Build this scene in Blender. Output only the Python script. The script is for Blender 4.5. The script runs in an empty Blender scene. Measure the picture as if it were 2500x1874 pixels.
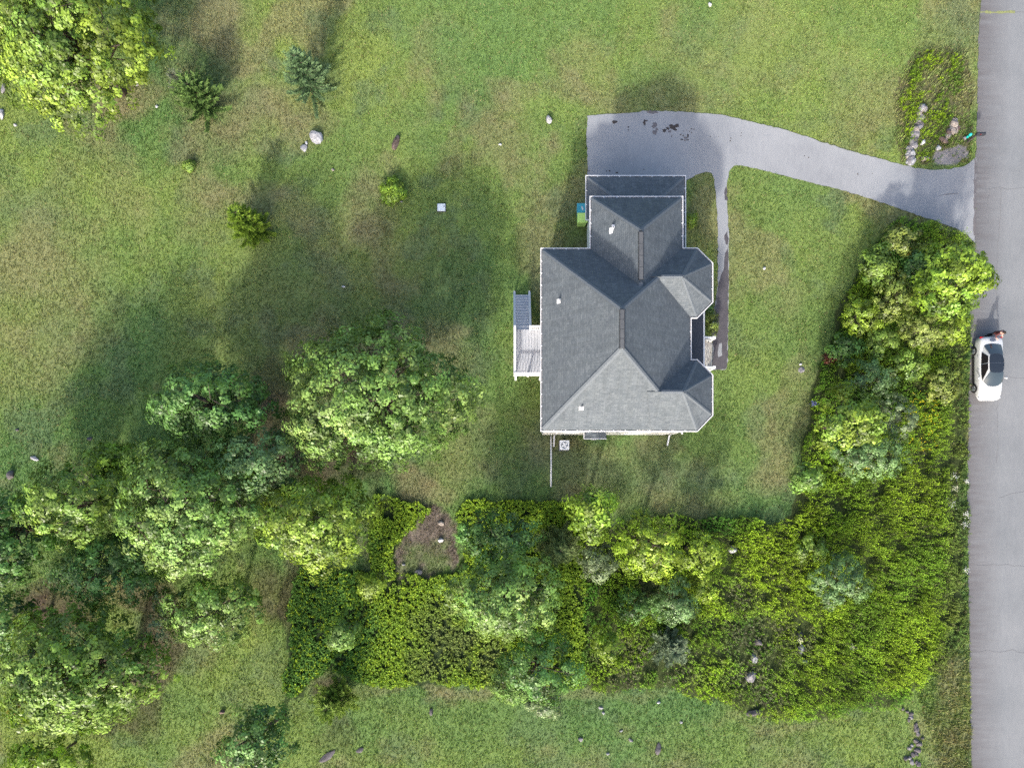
import bpy, bmesh, math, random
import numpy as np
from mathutils import Vector, Matrix

# ------------------------------------------------------------------ camera, sky, sun, exposure
sc = bpy.context.scene
COL = sc.collection
F, H, NX, NY = 1667.0, 48.0, 1250.0, 1180.0        # focal length in source px, flying height, nadir px
cam = bpy.data.cameras.new('camera'); cam_o = bpy.data.objects.new('camera', cam); COL.objects.link(cam_o)
cam_o.location = (0, 0, H); cam.sensor_width = 36; cam.lens = F/2500*36; cam.shift_y = (NY-937)/2500
cam.clip_start = 0.5; cam.clip_end = 2000
sc.camera = cam_o
SUND = Vector((0.42, 1.68, -1.0)).normalized()
world = bpy.data.worlds.new('World'); sc.world = world; world.use_nodes = True
_n = world.node_tree.nodes; _l = world.node_tree.links
sky = _n.new('ShaderNodeTexSky'); sky.sky_type = 'NISHITA'; sky.sun_disc = False
sky.sun_elevation = math.radians(30); sky.sun_rotation = math.radians(194)
sky.dust_density = 4.2; sky.air_density = 1.0
_l.new(sky.outputs[0], _n['Background'].inputs[0]); _n['Background'].inputs[1].default_value = 0.15
sun = bpy.data.lights.new('sun', 'SUN'); sun.energy = 2.1; sun.angle = math.radians(2.6); sun.color = (1, .96, .89)
sun_o = bpy.data.objects.new('sun', sun); COL.objects.link(sun_o); sun_o.location = (-10, -40, 60)
sun_o.rotation_euler = SUND.to_track_quat('-Z', 'Y').to_euler()
sc.view_settings.view_transform = 'Standard'; sc.view_settings.look = 'None'
sc.view_settings.exposure = 1.25; sc.view_settings.gamma = 1
sc.render.engine = 'CYCLES'
sc.cycles.use_denoising = False
sc.cycles.max_bounces = 5; sc.cycles.diffuse_bounces = 3; sc.cycles.transmission_bounces = 3; sc.cycles.transparent_max_bounces = 4
sc.cycles.sample_clamp_indirect = 4

def P(px, py, h=0.0):
    s = (H-h)/F
    return ((px-NX)*s, (NY-py)*s)
def PP(pts, h=0.0): return [P(x, y, h) for x, y in pts]

rng = np.random.default_rng(7)
# ------------------------------------------------------------------ numpy noise and polygon tests
def _hash(ix, iy, seed):
    v = np.sin(ix*127.1 + iy*311.7 + seed*74.7)*43758.5453
    return v - np.floor(v)
def vn(x, y, scale, seed=0):
    x = np.asarray(x)/scale; y = np.asarray(y)/scale
    ix, iy = np.floor(x), np.floor(y); fx, fy = x-ix, y-iy
    fx = fx*fx*(3-2*fx); fy = fy*fy*(3-2*fy)
    a = _hash(ix, iy, seed); b = _hash(ix+1, iy, seed); c = _hash(ix, iy+1, seed); d = _hash(ix+1, iy+1, seed)
    return (a*(1-fx)+b*fx)*(1-fy) + (c*(1-fx)+d*fx)*fy
def fbm(x, y, scale, seed=0, oct=4):
    x2 = x*.8-y*.6; y2 = x*.6+y*.8; s = 0; amp = 1; t = 0
    for k in range(oct):
        s = s + amp*vn(x2, y2, scale/2**k, seed+k*13); t += amp; amp *= .55
        x2, y2 = x2*.8-y2*.6, x2*.6+y2*.8
    return s/t
def inpoly(x, y, poly):
    x = np.asarray(x); y = np.asarray(y); r = np.zeros(x.shape, bool); n = len(poly)
    for i in range(n):
        x1, y1 = poly[i]; x2, y2 = poly[(i+1) % n]
        if y1 == y2: continue
        c = ((y1 > y) != (y2 > y)) & (x < (x2-x1)*(y-y1)/(y2-y1)+x1)
        r ^= c
    return r
def softpoly(x, y, poly, amp=.5, scale=1.5, seed=3):
    return inpoly(x+(fbm(x, y, scale, seed)-.5)*2*amp, y+(fbm(x, y, scale, seed+50)-.5)*2*amp, poly)

# ------------------------------------------------------------------ tagging and mesh helpers
def tag(o, label=None, cat=None, group=None, kind=None):
    if label: o['label'] = label
    if cat: o['category'] = cat
    if group: o['group'] = group
    if kind: o['kind'] = kind
    return o
def empty(name, loc, label, cat, rz=0, group=None):
    o = bpy.data.objects.new(name, None); COL.objects.link(o); o.location = loc; o.rotation_euler = (0, 0, rz)
    o.empty_display_size = .3
    return tag(o, label, cat, group)
class MB:
    def __init__(s): s.v = []; s.f = []; s.m = []
    def poly(s, pts, m=0):
        b = len(s.v); s.v += [tuple(p) for p in pts]; s.f.append(tuple(range(b, b+len(pts)))); s.m.append(m); return s
    def box(s, c, d, rz=0, m=0, taper=1.0):
        x, y, z = c; a, b_, h = d[0]/2, d[1]/2, d[2]/2; b = len(s.v); cs, sn = math.cos(rz), math.sin(rz)
        for sz in (-1, 1):
            k = taper if sz > 0 else 1
            for sx, sy in ((-1, -1), (1, -1), (1, 1), (-1, 1)):
                lx, ly = sx*a*k, sy*b_*k
                s.v.append((x+lx*cs-ly*sn, y+lx*sn+ly*cs, z+sz*h))
        for q in ((3, 2, 1, 0), (4, 5, 6, 7), (0, 1, 5, 4), (1, 2, 6, 5), (2, 3, 7, 6), (3, 0, 4, 7)):
            s.f.append(tuple(b+i for i in q)); s.m.append(m)
        return s
    def prism(s, pts, z0, z1, m=0):
        n = len(pts); b = len(s.v)
        a = sum(pts[i][0]*pts[(i+1) % n][1]-pts[(i+1) % n][0]*pts[i][1] for i in range(n))
        if a < 0: pts = pts[::-1]
        s.v += [(x, y, z0) for x, y in pts]+[(x, y, z1) for x, y in pts]
        s.f.append(tuple(b+i for i in range(n-1, -1, -1))); s.f.append(tuple(b+n+i for i in range(n)))
        for i in range(n): j = (i+1) % n; s.f.append((b+i, b+j, b+n+j, b+n+i))
        s.m += [m]*(n+2); return s
    def tube(s, pts, rad, n=8, m=0, cap=True):
        pts = [Vector(p) for p in pts]; b = len(s.v); k = len(pts)
        if not hasattr(rad, '__len__'): rad = [rad]*k
        for i, p in enumerate(pts):
            d = (pts[min(i+1, k-1)]-pts[max(i-1, 0)]).normalized()
            u = d.orthogonal().normalized() if i == 0 else (u-d*u.dot(d)).normalized()
            w = d.cross(u)
            for j in range(n):
                t = 2*math.pi*j/n; s.v.append(tuple(p+(u*math.cos(t)+w*math.sin(t))*rad[i]))
        for i in range(k-1):
            for j in range(n):
                j2 = (j+1) % n; s.f.append((b+i*n+j, b+i*n+j2, b+(i+1)*n+j2, b+(i+1)*n+j)); s.m.append(m)
        if cap:
            s.f.append(tuple(b+j for j in range(n-1, -1, -1))); s.f.append(tuple(b+(k-1)*n+j for j in range(n))); s.m += [m, m]
        return s
    def bar(s, p0, p1, w, h, m=0):
        p0 = Vector(p0); p1 = Vector(p1); d = (p1-p0).normalized()
        side = d.cross(Vector((0, 0, 1)))
        side = side.normalized() if side.length > 1e-4 else Vector((1, 0, 0))
        up = side.cross(d).normalized(); b = len(s.v)
        for p in (p0, p1):
            for a, c in ((-1, -1), (1, -1), (1, 1), (-1, 1)): s.v.append(tuple(p+side*a*w/2+up*c*h/2))
        for q in ((3, 2, 1, 0), (4, 5, 6, 7), (0, 1, 5, 4), (1, 2, 6, 5), (2, 3, 7, 6), (3, 0, 4, 7)):
            s.f.append(tuple(b+i for i in q)); s.m.append(m)
        return s
    def lathe(s, prof, c, n=16, m=0):
        b = len(s.v)
        for r, z in prof:
            for j in range(n): t = 2*math.pi*j/n; s.v.append((c[0]+r*math.cos(t), c[1]+r*math.sin(t), c[2]+z))
        for i in range(len(prof)-1):
            for j in range(n):
                j2 = (j+1) % n; s.f.append((b+i*n+j, b+i*n+j2, b+(i+1)*n+j2, b+(i+1)*n+j)); s.m.append(m)
        s.f.append(tuple(b+j for j in range(n-1, -1, -1))); s.f.append(tuple(b+(len(prof)-1)*n+j for j in range(n))); s.m += [m, m]
        return s
    def build(s, name, mats, parent=None, smooth=False, bevel=0, sub=0, uv=False):
        me = bpy.data.meshes.new(name); me.from_pydata(s.v, [], s.f); me.update()
        if not isinstance(mats, (list, tuple)): mats = [mats]
        for k in mats: me.materials.append(k)
        me.polygons.foreach_set('material_index', s.m)
        if smooth: me.polygons.foreach_set('use_smooth', [True]*len(s.f))
        if uv: slope_uv(me)
        o = bpy.data.objects.new(name, me); COL.objects.link(o)
        if parent is not None: o.parent = parent
        if bevel:
            b = o.modifiers.new('bevel', 'BEVEL'); b.width = bevel; b.segments = 2; b.limit_method = 'ANGLE'
        if sub:
            b = o.modifiers.new('sub', 'SUBSURF'); b.levels = b.render_levels = sub
        return o
def slope_uv(me):
    uvl = me.uv_layers.new(name='UVMap')
    for p in me.polygons:
        n = p.normal; t = Vector((0, 0, 1)).cross(n)
        t = t.normalized() if t.length > 1e-3 else Vector((1, 0, 0)); sdir = n.cross(t)
        for li in p.loop_indices:
            co = me.vertices[me.loops[li].vertex_index].co; uvl.data[li].uv = (co.dot(t), co.dot(sdir))
def fastmesh(name, V, faces_n, k, cols, mat, parent=None):
    """V (N*k,3) with N separate k-gons, one colour per face"""
    me = bpy.data.meshes.new(name); n = faces_n
    me.vertices.add(n*k); me.vertices.foreach_set('co', np.ascontiguousarray(V, np.float32).ravel())
    me.loops.add(n*k); me.loops.foreach_set('vertex_index', np.arange(n*k, dtype=np.int32))
    me.polygons.add(n); me.polygons.foreach_set('loop_start', np.arange(0, n*k, k, dtype=np.int32))
    me.update(calc_edges=True)
    at = me.color_attributes.new('Col', 'FLOAT_COLOR', 'POINT')
    c = np.ones((n*k, 4), np.float32); c[:, :3] = np.repeat(cols, k, axis=0)
    at.data.foreach_set('color', c.ravel())
    me.materials.append(mat)
    o = bpy.data.objects.new(name, me); COL.objects.link(o)
    if parent is not None: o.parent = parent
    return o
def unit(a): return a/np.maximum(np.linalg.norm(a, axis=-1, keepdims=True), 1e-9)
def leafquads(c, nrm, tdir, L, W):
    t = unit(tdir - nrm*np.sum(tdir*nrm, -1, keepdims=True)); b = np.cross(nrm, t)
    L = np.asarray(L)[:, None]; W = np.asarray(W)[:, None]
    return np.stack([c-t*L*.5, c+b*W*.5-t*L*.08, c+t*L*.5, c-b*W*.5-t*L*.08], 1).reshape(-1, 3)

# ------------------------------------------------------------------ materials
def mat(name, col=(.5, .5, .5), rough=.8, spec=.3, metal=0, coat=0):
    m = bpy.data.materials.new(name); m.use_nodes = True; b = m.node_tree.nodes['Principled BSDF']
    b.inputs['Base Color'].default_value = (*col, 1); b.inputs['Roughness'].default_value = rough
    b.inputs['Specular IOR Level'].default_value = spec; b.inputs['Metallic'].default_value = metal
    b.inputs['Coat Weight'].default_value = coat
    return m
def nodes(m): return m.node_tree.nodes, m.node_tree.links, m.node_tree.nodes['Principled BSDF']
def noise(m, scale, detail=6, rough=.6, coord='Object', stretch=None):
    n, l, b = nodes(m); tc = n.new('ShaderNodeTexCoord'); t = n.new('ShaderNodeTexNoise')
    t.inputs['Scale'].default_value = scale; t.inputs['Detail'].default_value = detail; t.inputs['Roughness'].default_value = rough
    if stretch:
        mp = n.new('ShaderNodeMapping'); mp.inputs['Scale'].default_value = stretch
        l.new(tc.outputs[coord], mp.inputs[0]); l.new(mp.outputs[0], t.inputs['Vector'])
    else: l.new(tc.outputs[coord], t.inputs['Vector'])
    return t.outputs['Fac']
def ramp(m, fac, stops):
    n, l, b = nodes(m); r = n.new('ShaderNodeValToRGB'); l.new(fac, r.inputs[0]); e = r.color_ramp.elements
    while len(e) < len(stops): e.new(.5)
    for k, (p, c) in enumerate(stops): e[k].position = p; e[k].color = (*c, 1) if len(c) == 3 else c
    return r.outputs[0]
def mixc(m, a, b_, fac, mode='MIX'):
    n, l, b = nodes(m); x = n.new('ShaderNodeMix'); x.data_type = 'RGBA'; x.blend_type = mode
    for sock, val in ((x.inputs[6], a), (x.inputs[7], b_), (x.inputs[0], fac)):
        if isinstance(val, (int, float)): sock.default_value = val
        elif isinstance(val, tuple): sock.default_value = (*val, 1)
        else: l.new(val, sock)
    return x.outputs[2]
def setcol(m, c): m.node_tree.links.new(c, nodes(m)[2].inputs['Base Color'])
def bump(m, h, strength=.3, dist=.02):
    n, l, b = nodes(m); k = n.new('ShaderNodeBump'); k.inputs['Strength'].default_value = strength; k.inputs['Distance'].default_value = dist
    l.new(h, k.inputs['Height']); l.new(k.outputs[0], b.inputs['Normal'])
def attrcol(m, name='Col'):
    a = nodes(m)[0].new('ShaderNodeAttribute'); a.attribute_name = name; return a.outputs['Color']
def foliage_mat(name, trans=.35, rough=.45, spec=.35, gain=1.0):
    m = mat(name, rough=rough, spec=spec); n, l, b = nodes(m); c = attrcol(m)
    setcol(m, c)
    tr = n.new('ShaderNodeBsdfTranslucent'); mx = n.new('ShaderNodeMixShader'); mx.inputs[0].default_value = trans
    tc = mixc(m, c, (1.0, 1.0, .45), 1.0, 'MULTIPLY'); l.new(tc, tr.inputs[0])
    l.new(b.outputs[0], mx.inputs[1]); l.new(tr.outputs[0], mx.inputs[2]); l.new(mx.outputs[0], n['Material Output'].inputs[0])
    return m
M = {}
M['leaf'] = foliage_mat('leaf', .25, .42, .4)
M['needle'] = foliage_mat('needle', .2, .6, .2)
M['blade'] = foliage_mat('grass_blade', .35, .8, .08)
M['weed'] = foliage_mat('weed_leaf', .3, .6, .15)
M['bark'] = mat('bark', rough=.95, spec=.1); setcol(M['bark'], ramp(M['bark'], noise(M['bark'], 6, stretch=(4, 4, .7)), [(.3, (.05, .038, .028)), (.7, (.17, .14, .115))]))
# ground: tint per vertex, some shade painted in, plus fine procedural variation
g = M['ground'] = mat('ground', rough=1, spec=.05)
_c = mixc(g, attrcol(g), ramp(g, noise(g, 9, 8, .75), [(.25, (.55, .5, .45)), (.5, (1, 1, 1)), (.78, (1.5, 1.4, 1.3))]), 1.0, 'MULTIPLY'); setcol(g, _c)
bump(g, noise(g, 14, 6, .7), .8, .06)
def asphalt(name, base, dark, light, seed):
    a = mat(name, rough=.9, spec=.2)
    big = ramp(a, noise(a, .22+seed*.01, 5, .6), [(.3, dark), (.52, base), (.75, light)])
    fine = ramp(a, noise(a, 38, 4, .8), [(.3, (.93, .93, .93)), (.7, (1.06, 1.06, 1.06))])
    mid = ramp(a, noise(a, 2.6, 6, .7, stretch=(1.6, .5, 1)), [(.3, (.93, .93, .94)), (.65, (1.05, 1.05, 1.05))])
    c = mixc(a, mixc(a, big, fine, 1.0, 'MULTIPLY'), mid, 1.0, 'MULTIPLY')
    bump(a, noise(a, 60, 3, .7), .25, .008)
    return a, c
M['drive'], _c = asphalt('driveway_asphalt', (.272, .278, .288), (.225, .232, .245), (.3, .304, .312), 0); setcol(M['drive'], _c)
M['road'], _c = asphalt('road_asphalt', (.198, .205, .212), (.172, .18, .188), (.222, .227, .233), 5)
# silt washed on to the asphalt along the verge, streaked away from it
r_ = M['road']; n, l, b = nodes(r_); tc = n.new('ShaderNodeTexCoord'); sp = n.new('ShaderNodeSeparateXYZ'); l.new(tc.outputs['UV'], sp.inputs[0])
st = noise(r_, 1.6, 6, .65, 'UV', (.28, 1.9, 1))
def math_node(m, op, a, b_=None, clamp=False):
    n, l, _ = nodes(m); k = n.new('ShaderNodeMath'); k.operation = op; k.use_clamp = clamp
    for i, v in enumerate((a, b_)):
        if v is None: continue
        if isinstance(v, (int, float)): k.inputs[i].default_value = v
        else: l.new(v, k.inputs[i])
    return k.outputs[0]
_d = math_node(r_, 'MULTIPLY_ADD', sp.outputs[0], -.42); nodes(r_)[0][_d.node.name].inputs[2].default_value = 1.0
_k = math_node(r_, 'MULTIPLY', _d, math_node(r_, 'MULTIPLY', st, 1.55), True)
setcol(r_, mixc(r_, _c, (.112, .103, .106), _k))
M['pathdark'] = mat('path_dark_sealer', rough=.85); setcol(M['pathdark'], ramp(M['pathdark'], noise(M['pathdark'], 3), [(.3, (.068, .062, .07)), (.75, (.1, .092, .1))]))
M['stain'] = mat('driveway_stain', (.05, .042, .04), .9); M['stain2'] = mat('driveway_stain_faint', (.13, .12, .125), .9)
M['crack'] = mat('asphalt_crack', (.15, .148, .152), .95)
M['cracktop'] = mat('grass_in_crack', rough=1); setcol(M['cracktop'], ramp(M['cracktop'], noise(M['cracktop'], 7), [(.35, (.14, .15, .09)), (.6, (.25, .27, .1))]))
# roof shingles
s_ = M['shingle'] = mat('roof_shingle', rough=.92, spec=.2); n, l, b = nodes(s_)
tc = n.new('ShaderNodeTexCoord'); br = n.new('ShaderNodeTexBrick'); l.new(tc.outputs['UV'], br.inputs[0])
br.inputs['Scale'].default_value = 1; br.inputs['Brick Width'].default_value = .3; br.inputs['Row Height'].default_value = .145
br.inputs['Mortar Size'].default_value = .012; br.inputs['Color1'].default_value = (.1, .115, .129, 1); br.inputs['Color2'].default_value = (.135, .15, .164, 1)
br.inputs['Mortar'].default_value = (.086, .098, .113, 1); br.inputs['Bias'].default_value = -.1
_v = mixc(s_, ramp(s_, noise(s_, .7, 6, .65, 'UV'), [(.3, (.84, .85, .87)), (.7, (1.12, 1.12, 1.1))]), ramp(s_, noise(s_, 2.2, 5, .65, 'UV', (1.6, .18, 1)), [(.34, (.88, .88, .87)), (.6, (1.04, 1.04, 1.04))]), 1., 'MULTIPLY')
_w = ramp(s_, noise(s_, 5.5, 3, .6, 'UV'), [(.35, (.9, .9, .9)), (.62, (1.02, 1.02, 1.02)), (.75, (1.28, 1.28, 1.28))])
setcol(s_, mixc(s_, mixc(s_, br.outputs[0], _v, 1., 'MULTIPLY'), _w, 1., 'MULTIPLY')); bump(s_, br.outputs['Fac'], -.35, .01)
M['cap'] = mat('ridge_shingle', rough=.9, spec=.2); setcol(M['cap'], ramp(M['cap'], noise(M['cap'], 5), [(.3, (.112, .127, .142)), (.7, (.14, .156, .171))]))
M['ridgevent'] = mat('ridge_vent', rough=.9); setcol(M['ridgevent'], ramp(M['ridgevent'], noise(M['ridgevent'], 4), [(.3, (.07, .075, .082)), (.7, (.1, .104, .11))]))
M['ventedge'] = mat('ridge_vent_edge', (.035, .037, .042), .8)
M['porchroof'] = mat('porch_roof_shaded', rough=.9); setcol(M['porchroof'], ramp(M['porchroof'], noise(M['porchroof'], 6), [(.3, (.035, .04, .052)), (.7, (.055, .06, .075))]))  # house shade painted in: darker than the main roof shingles
M['white'] = mat('white_trim', (.66, .66, .67), .5); M['gutterin'] = mat('gutter_inside', (.16, .14, .14), .8)
w_ = M['siding'] = mat('white_siding', (.74, .74, .73), .6)
_wv = nodes(w_)[0].new('ShaderNodeTexWave'); _wv.bands_direction = 'Z'; _wv.wave_profile = 'SAW'; _wv.inputs['Scale'].default_value = 1.3
_tc = nodes(w_)[0].new('ShaderNodeTexCoord'); nodes(w_)[1].new(_tc.outputs['Object'], _wv.inputs[0]); bump(w_, _wv.outputs['Fac'], .5, .02)
M['glass'] = mat('window_glass', (.03, .04, .05), .08, .6); M['foundation'] = mat('foundation', (.3, .29, .28), .9)
d_ = M['deck'] = mat('deck_boards', rough=.7); _s = noise(d_, 3, 5, .6, stretch=(4, .4, 1)); setcol(d_, ramp(d_, _s, [(.3, (.26, .27, .29)), (.42, (.4, .41, .44)), (.7, (.47, .48, .51))]))
M['stairshaded'] = mat('stair_boards', rough=.7); setcol(M['stairshaded'], ramp(M['stairshaded'], noise(M['stairshaded'], 4), [(.3, (.42, .45, .5)), (.7, (.52, .55, .6))]))  # shade painted into the stair boards as a blue grey tint
M['tread'] = mat('porch_tread', rough=.8); setcol(M['tread'], ramp(M['tread'], noise(M['tread'], 3, stretch=(6, .7, 1)), [(.35, (.2, .16, .11)), (.5, (.48, .45, .4)), (.7, (.58, .56, .52))]))
def rockmat(name, a, b_, c, sc_=3):
    m = mat(name, rough=.95, spec=.2); setcol(m, ramp(m, noise(m, sc_, 8, .7), [(.3, a), (.5, b_), (.72, c)])); bump(m, noise(m, 7, 6, .7), .7, .05); return m
M['rock'] = rockmat('pale_rock', (.13, .13, .14), (.3, .3, .32), (.45, .45, .47))
M['rockgrey'] = rockmat('grey_rock', (.1, .095, .1), (.2, .19, .2), (.36, .34, .35), 5)
M['rockdark'] = rockmat('dark_rock', (.06, .055, .06), (.11, .1, .105), (.18, .165, .17))
M['rockwhite'] = rockmat('white_rock', (.28, .28, .3), (.48, .48, .5), (.64, .64, .66))
M['rockbrown'] = rockmat('brown_rock', (.05, .035, .032), (.13, .095, .085), (.22, .18, .165), 4)
M['rocktan'] = rockmat('tan_rock', (.14, .115, .1), (.3, .26, .23), (.45, .4, .36), 6)
M['carpaint'] = mat('white_car_paint', (.5, .51, .52), .25, .5, coat=.6)
M['carglass'] = mat('car_glass', (.035, .05, .06), .05, .8); M['cardark'] = mat('car_roof_glass', (.018, .024, .034), .08, .6)
M['sideglass'] = mat('car_side_glass', (.012, .01, .012), .15, .4)
M['tyre'] = mat('tyre', (.02, .02, .02), .85); M['rim'] = mat('rim', (.6, .6, .62), .3, metal=.7); M['black'] = mat('black_plastic', (.02, .02, .022), .5)
M['redlamp'] = mat('tail_lamp_red', (.3, .01, .01), .2); M['lamp'] = mat('head_lamp', (.6, .62, .64), .1)
M['teal'] = mat('teal_plastic', (.02, .5, .45), .4); M['binteal'] = mat('bin_teal', (.06, .36, .45), .35, .5); M['binlime'] = mat('bin_lime', (.66, .92, .24), .45)
M['acwhite'] = mat('unit_casing', (.74, .76, .8), .5); M['acfan'] = mat('fan_metal', (.12, .14, .18), .35, metal=.4); M['acside'] = mat('unit_grille', (.28, .27, .31), .7)
M['concrete'] = mat('concrete', (.2, .2, .2), .9); M['lid'] = mat('lid_plastic', (.62, .68, .72), .6); M['lidrim'] = mat('lid_rim', (.06, .07, .07), .8)
M['skin'] = mat('skin', (.55, .33, .26), .6); M['maroon'] = mat('maroon_cloth', (.11, .035, .035), .9); M['darkcloth'] = mat('dark_cloth', (.02, .022, .03), .9); M['hair'] = mat('dark_hair', (.025, .018, .015), .7)
M['mailbox'] = mat('mailbox_metal', (.035, .037, .045), .4, metal=.2); M['post'] = mat('weathered_post', (.06, .05, .045), .9)

# ------------------------------------------------------------------ layout (source pixel outlines on the ground)
ROADL = PP([(2402, -900), (2398, -60), (2396, 10), (2389, 80), (2386, 250), (2382, 400), (2380, 570), (2373, 640), (2369, 800), (2364, 1000), (2362, 1200), (2364, 1400), (2367, 1600), (2371, 1880), (2376, 2600)])
DRIVE = PP([(1435, 455), (1434, 380), (1432, 330), (1434, 283), (1470, 280), (1500, 278), (1545, 276), (1570, 271), (1600, 272), (1640, 272), (1690, 275), (1740, 278), (1790, 286), (1850, 301), (1905, 314), (1960, 331), (2010, 348), (2060, 364), (2110, 378), (2160, 391), (2220, 407), (2250, 413), (2290, 415), (2330, 411), (2352, 406), (2368, 398), (2383, 385), (2381, 480), (2380, 592), (2362, 575), (2340, 561), (2310, 549), (2270, 535), (2230, 522), (2180, 503), (2110, 481), (2060, 466), (2000, 451), (1930, 434), (1880, 420), (1840, 410), (1810, 404), (1793, 405), (1781, 415), (1776, 440), (1774, 480), (1779, 560), (1779, 640), (1778, 760), (1777, 880), (1773, 903), (1736, 902), (1740, 860), (1738, 800), (1746, 745), (1752, 690), (1753, 600), (1751, 520), (1746, 460), (1742, 430), (1736, 422), (1724, 421), (1706, 424), (1690, 432), (1673, 440), (1673, 455)])
ROADPOLY = ROADL + [(60, -41), (60, 60)]
SOILGAP = PP([(1075, 1230), (1105, 1265), (1132, 1300), (1130, 1350), (1110, 1400), (1060, 1418), (1000, 1412), (965, 1390), (955, 1350), (985, 1310), (1010, 1275), (1040, 1240)])
THICKR = PP([(2190, 530), (2240, 545), (2300, 560), (2345, 575), (2368, 605), (2360, 800), (2356, 1000), (2353, 1200), (2356, 1400), (2359, 1560), (2300, 1612), (2250, 1650), (2228, 1700), (2190, 1722), (2100, 1736), (2000, 1748), (1900, 1752), (1830, 1745), (1760, 1716), (1690, 1695), (1600, 1682), (1480, 1688), (1400, 1680), (1430, 1560), (1420, 1400), (1480, 1300), (1560, 1260), (1640, 1255), (1720, 1270), (1800, 1262), (1900, 1272), (1935, 1255), (1950, 1215), (1938, 1170), (1955, 1110), (1975, 1030), (1985, 940), (1992, 890), (2020, 830), (2040, 760), (2075, 690), (2120, 620), (2160, 560)])
THICKL = PP([(740, 1385), (900, 1400), (900, 1240), (910, 1212), (980, 1222), (1050, 1240), (1030, 1275), (985, 1310), (955, 1350), (965, 1392), (1050, 1420), (1130, 1395), (1135, 1300), (1105, 1262), (1130, 1228), (1180, 1216), (1290, 1222), (1400, 1225), (1430, 1300), (1430, 1560), (1400, 1680), (1300, 1670), (1200, 1672), (1100, 1668), (1000, 1668), (900, 1668), (870, 1655), (845, 1640), (810, 1636), (775, 1645), (752, 1672), (735, 1702), (705, 1705), (695, 1680), (702, 1600), (706, 1500), (712, 1430)])
BED = PP([(2205, 395), (2188, 360), (2196, 250), (2190, 240), (2200, 190), (2235, 120), (2290, 105), (2370, 125), (2378, 250), (2376, 330), (2366, 392), (2300, 405), (2240, 402)])
GRAVEL = PP([(2283, 372), (2340, 353), (2356, 352), (2370, 382), (2340, 400), (2290, 407), (2280, 395)])
VERGE = PP([(2290, 600), (2400, 590), (2400, 1900), (2300, 1900), (2240, 1700), (2290, 1560), (2300, 1200), (2310, 900)])
HOUSE = [(2.1, 3.5), (10.8, 3.5), (12.0, 4.4), (12.0, 6.6), (13.9, 7.9), (13.9, 10.0), (12.0, 11.3), (12.0, 13.5), (11.2, 14.4), (11.1, 19.9), (5.2, 19.9), (5.2, 14.3), (2.1, 14.3)]

YEL = np.array([.25, .338, .092]); GRN = np.array([.158, .268, .084]); TAN = np.array([.278, .25, .14]); DRK = np.array([.14, .2, .106]); SOIL = np.array([.105, .082, .06])
BLOBS = [  # px, py, rx, ry, colour, strength
 (1950, 150, 420, 230, YEL, .75), (1350, 150, 240, 160, YEL, .6), (90, 650, 170, 320, YEL, .4), (180, 420, 150, 90, YEL, .6), (1880, 800, 160, 300, YEL, .35),
 (1240, 760, 60, 420, YEL, .4), (300, 560, 160, 160, YEL, .3), (1180, 60, 220, 120, GRN, .8), (1420, 40, 100, 80, GRN, .7), (1180, 160, 120, 110, GRN, .8), (1700, 60, 60, 90, GRN, .6), (350, 330, 70, 120, GRN, .6),
 (430, 130, 60, 160, TAN, .6), (290, 240, 90, 60, TAN, .9), (520, 60, 120, 80, TAN, .45), (640, 300, 190, 90, TAN, .7), (560, 180, 70, 80, TAN, .5), (1250, 240, 90, 50, TAN, .75), (1400, 210, 60, 30, TAN, .6),
 (1230, 320, 80, 80, TAN, .45), (900, 520, 70, 110, TAN, .65), (830, 560, 110, 60, TAN, .5), (640, 520, 110, 70, TAN, .6), (490, 480, 70, 120, TAN, .45), (300, 520, 90, 60, TAN, .4), (150, 760, 70, 60, TAN, .4),
 (1600, 240, 150, 60, TAN, .5), (2120, 250, 110, 100, TAN, .35), (1050, 1190, 90, 40, TAN, .9), (1150, 1080, 80, 110, TAN, .5), (1650, 1215, 160, 45, TAN, .55), (1430, 1200, 90, 45, TAN, .6), (1930, 1010, 40, 130, TAN, .5), (1880, 1180, 60, 50, TAN, .6),
 (1900, 720, 60, 60, TAN, .35), (1960, 900, 40, 40, TAN, .4), (780, 1110, 110, 70, SOIL, 1.), (850, 1165, 90, 45, SOIL, .8), (660, 1020, 50, 120, SOIL, .9), (130, 1490, 110, 60, SOIL, 1.), (640, 1450, 60, 90, SOIL, .75), (400, 1570, 60, 90, SOIL, .9), (370, 1660, 35, 120, SOIL, .7),
 (290, 1770, 60, 40, SOIL, .7), (370, 1480, 60, 40, SOIL, .8), (700, 1440, 25, 120, SOIL, .8), (800, 1670, 60, 40, SOIL, .8), (560, 1640, 60, 120, GRN, .4), (1060, 1690, 260, 16, TAN, .6), (1500, 1700, 200, 14, TAN, .5), (1900, 1765, 180, 12, TAN, .5), (1300, 1790, 500, 90, GRN, .45), (1800, 1830, 300, 60, GRN, .35),
 (2290, 1760, 50, 130, TAN, .7), (2330, 1660, 60, 60, TAN, .5), (2010, 200, 200, 120, YEL, .3), (250, 640, 130, 200, YEL, .45), (300, 480, 160, 80, YEL, .3), (850, 780, 330, 260, TAN, .3), (1000, 900, 200, 100, TAN, .3), (560, 820, 200, 130, TAN, .12), (100, 700, 200, 220, TAN, .45), (60, 900, 120, 120, TAN, .3), (1500, 1130, 260, 60, TAN, .5), (1540, 1150, 300, 50, DRK, .6), (640, 1690, 60, 110, DRK, .5), (1340, 1330, 400, 30, DRK, .5), (820, 1780, 40, 60, SOIL, .4), (1850, 1810, 300, 60, YEL, .25), (1700, 1640, 5, 5, SOIL, .1),  # south lawn: hedge shade painted in; left lawn: tree shade toned with tan
 (1590, 190, 105, 75, DRK, .3)]  # house shadow painted on the lawn beyond the driveway
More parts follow.
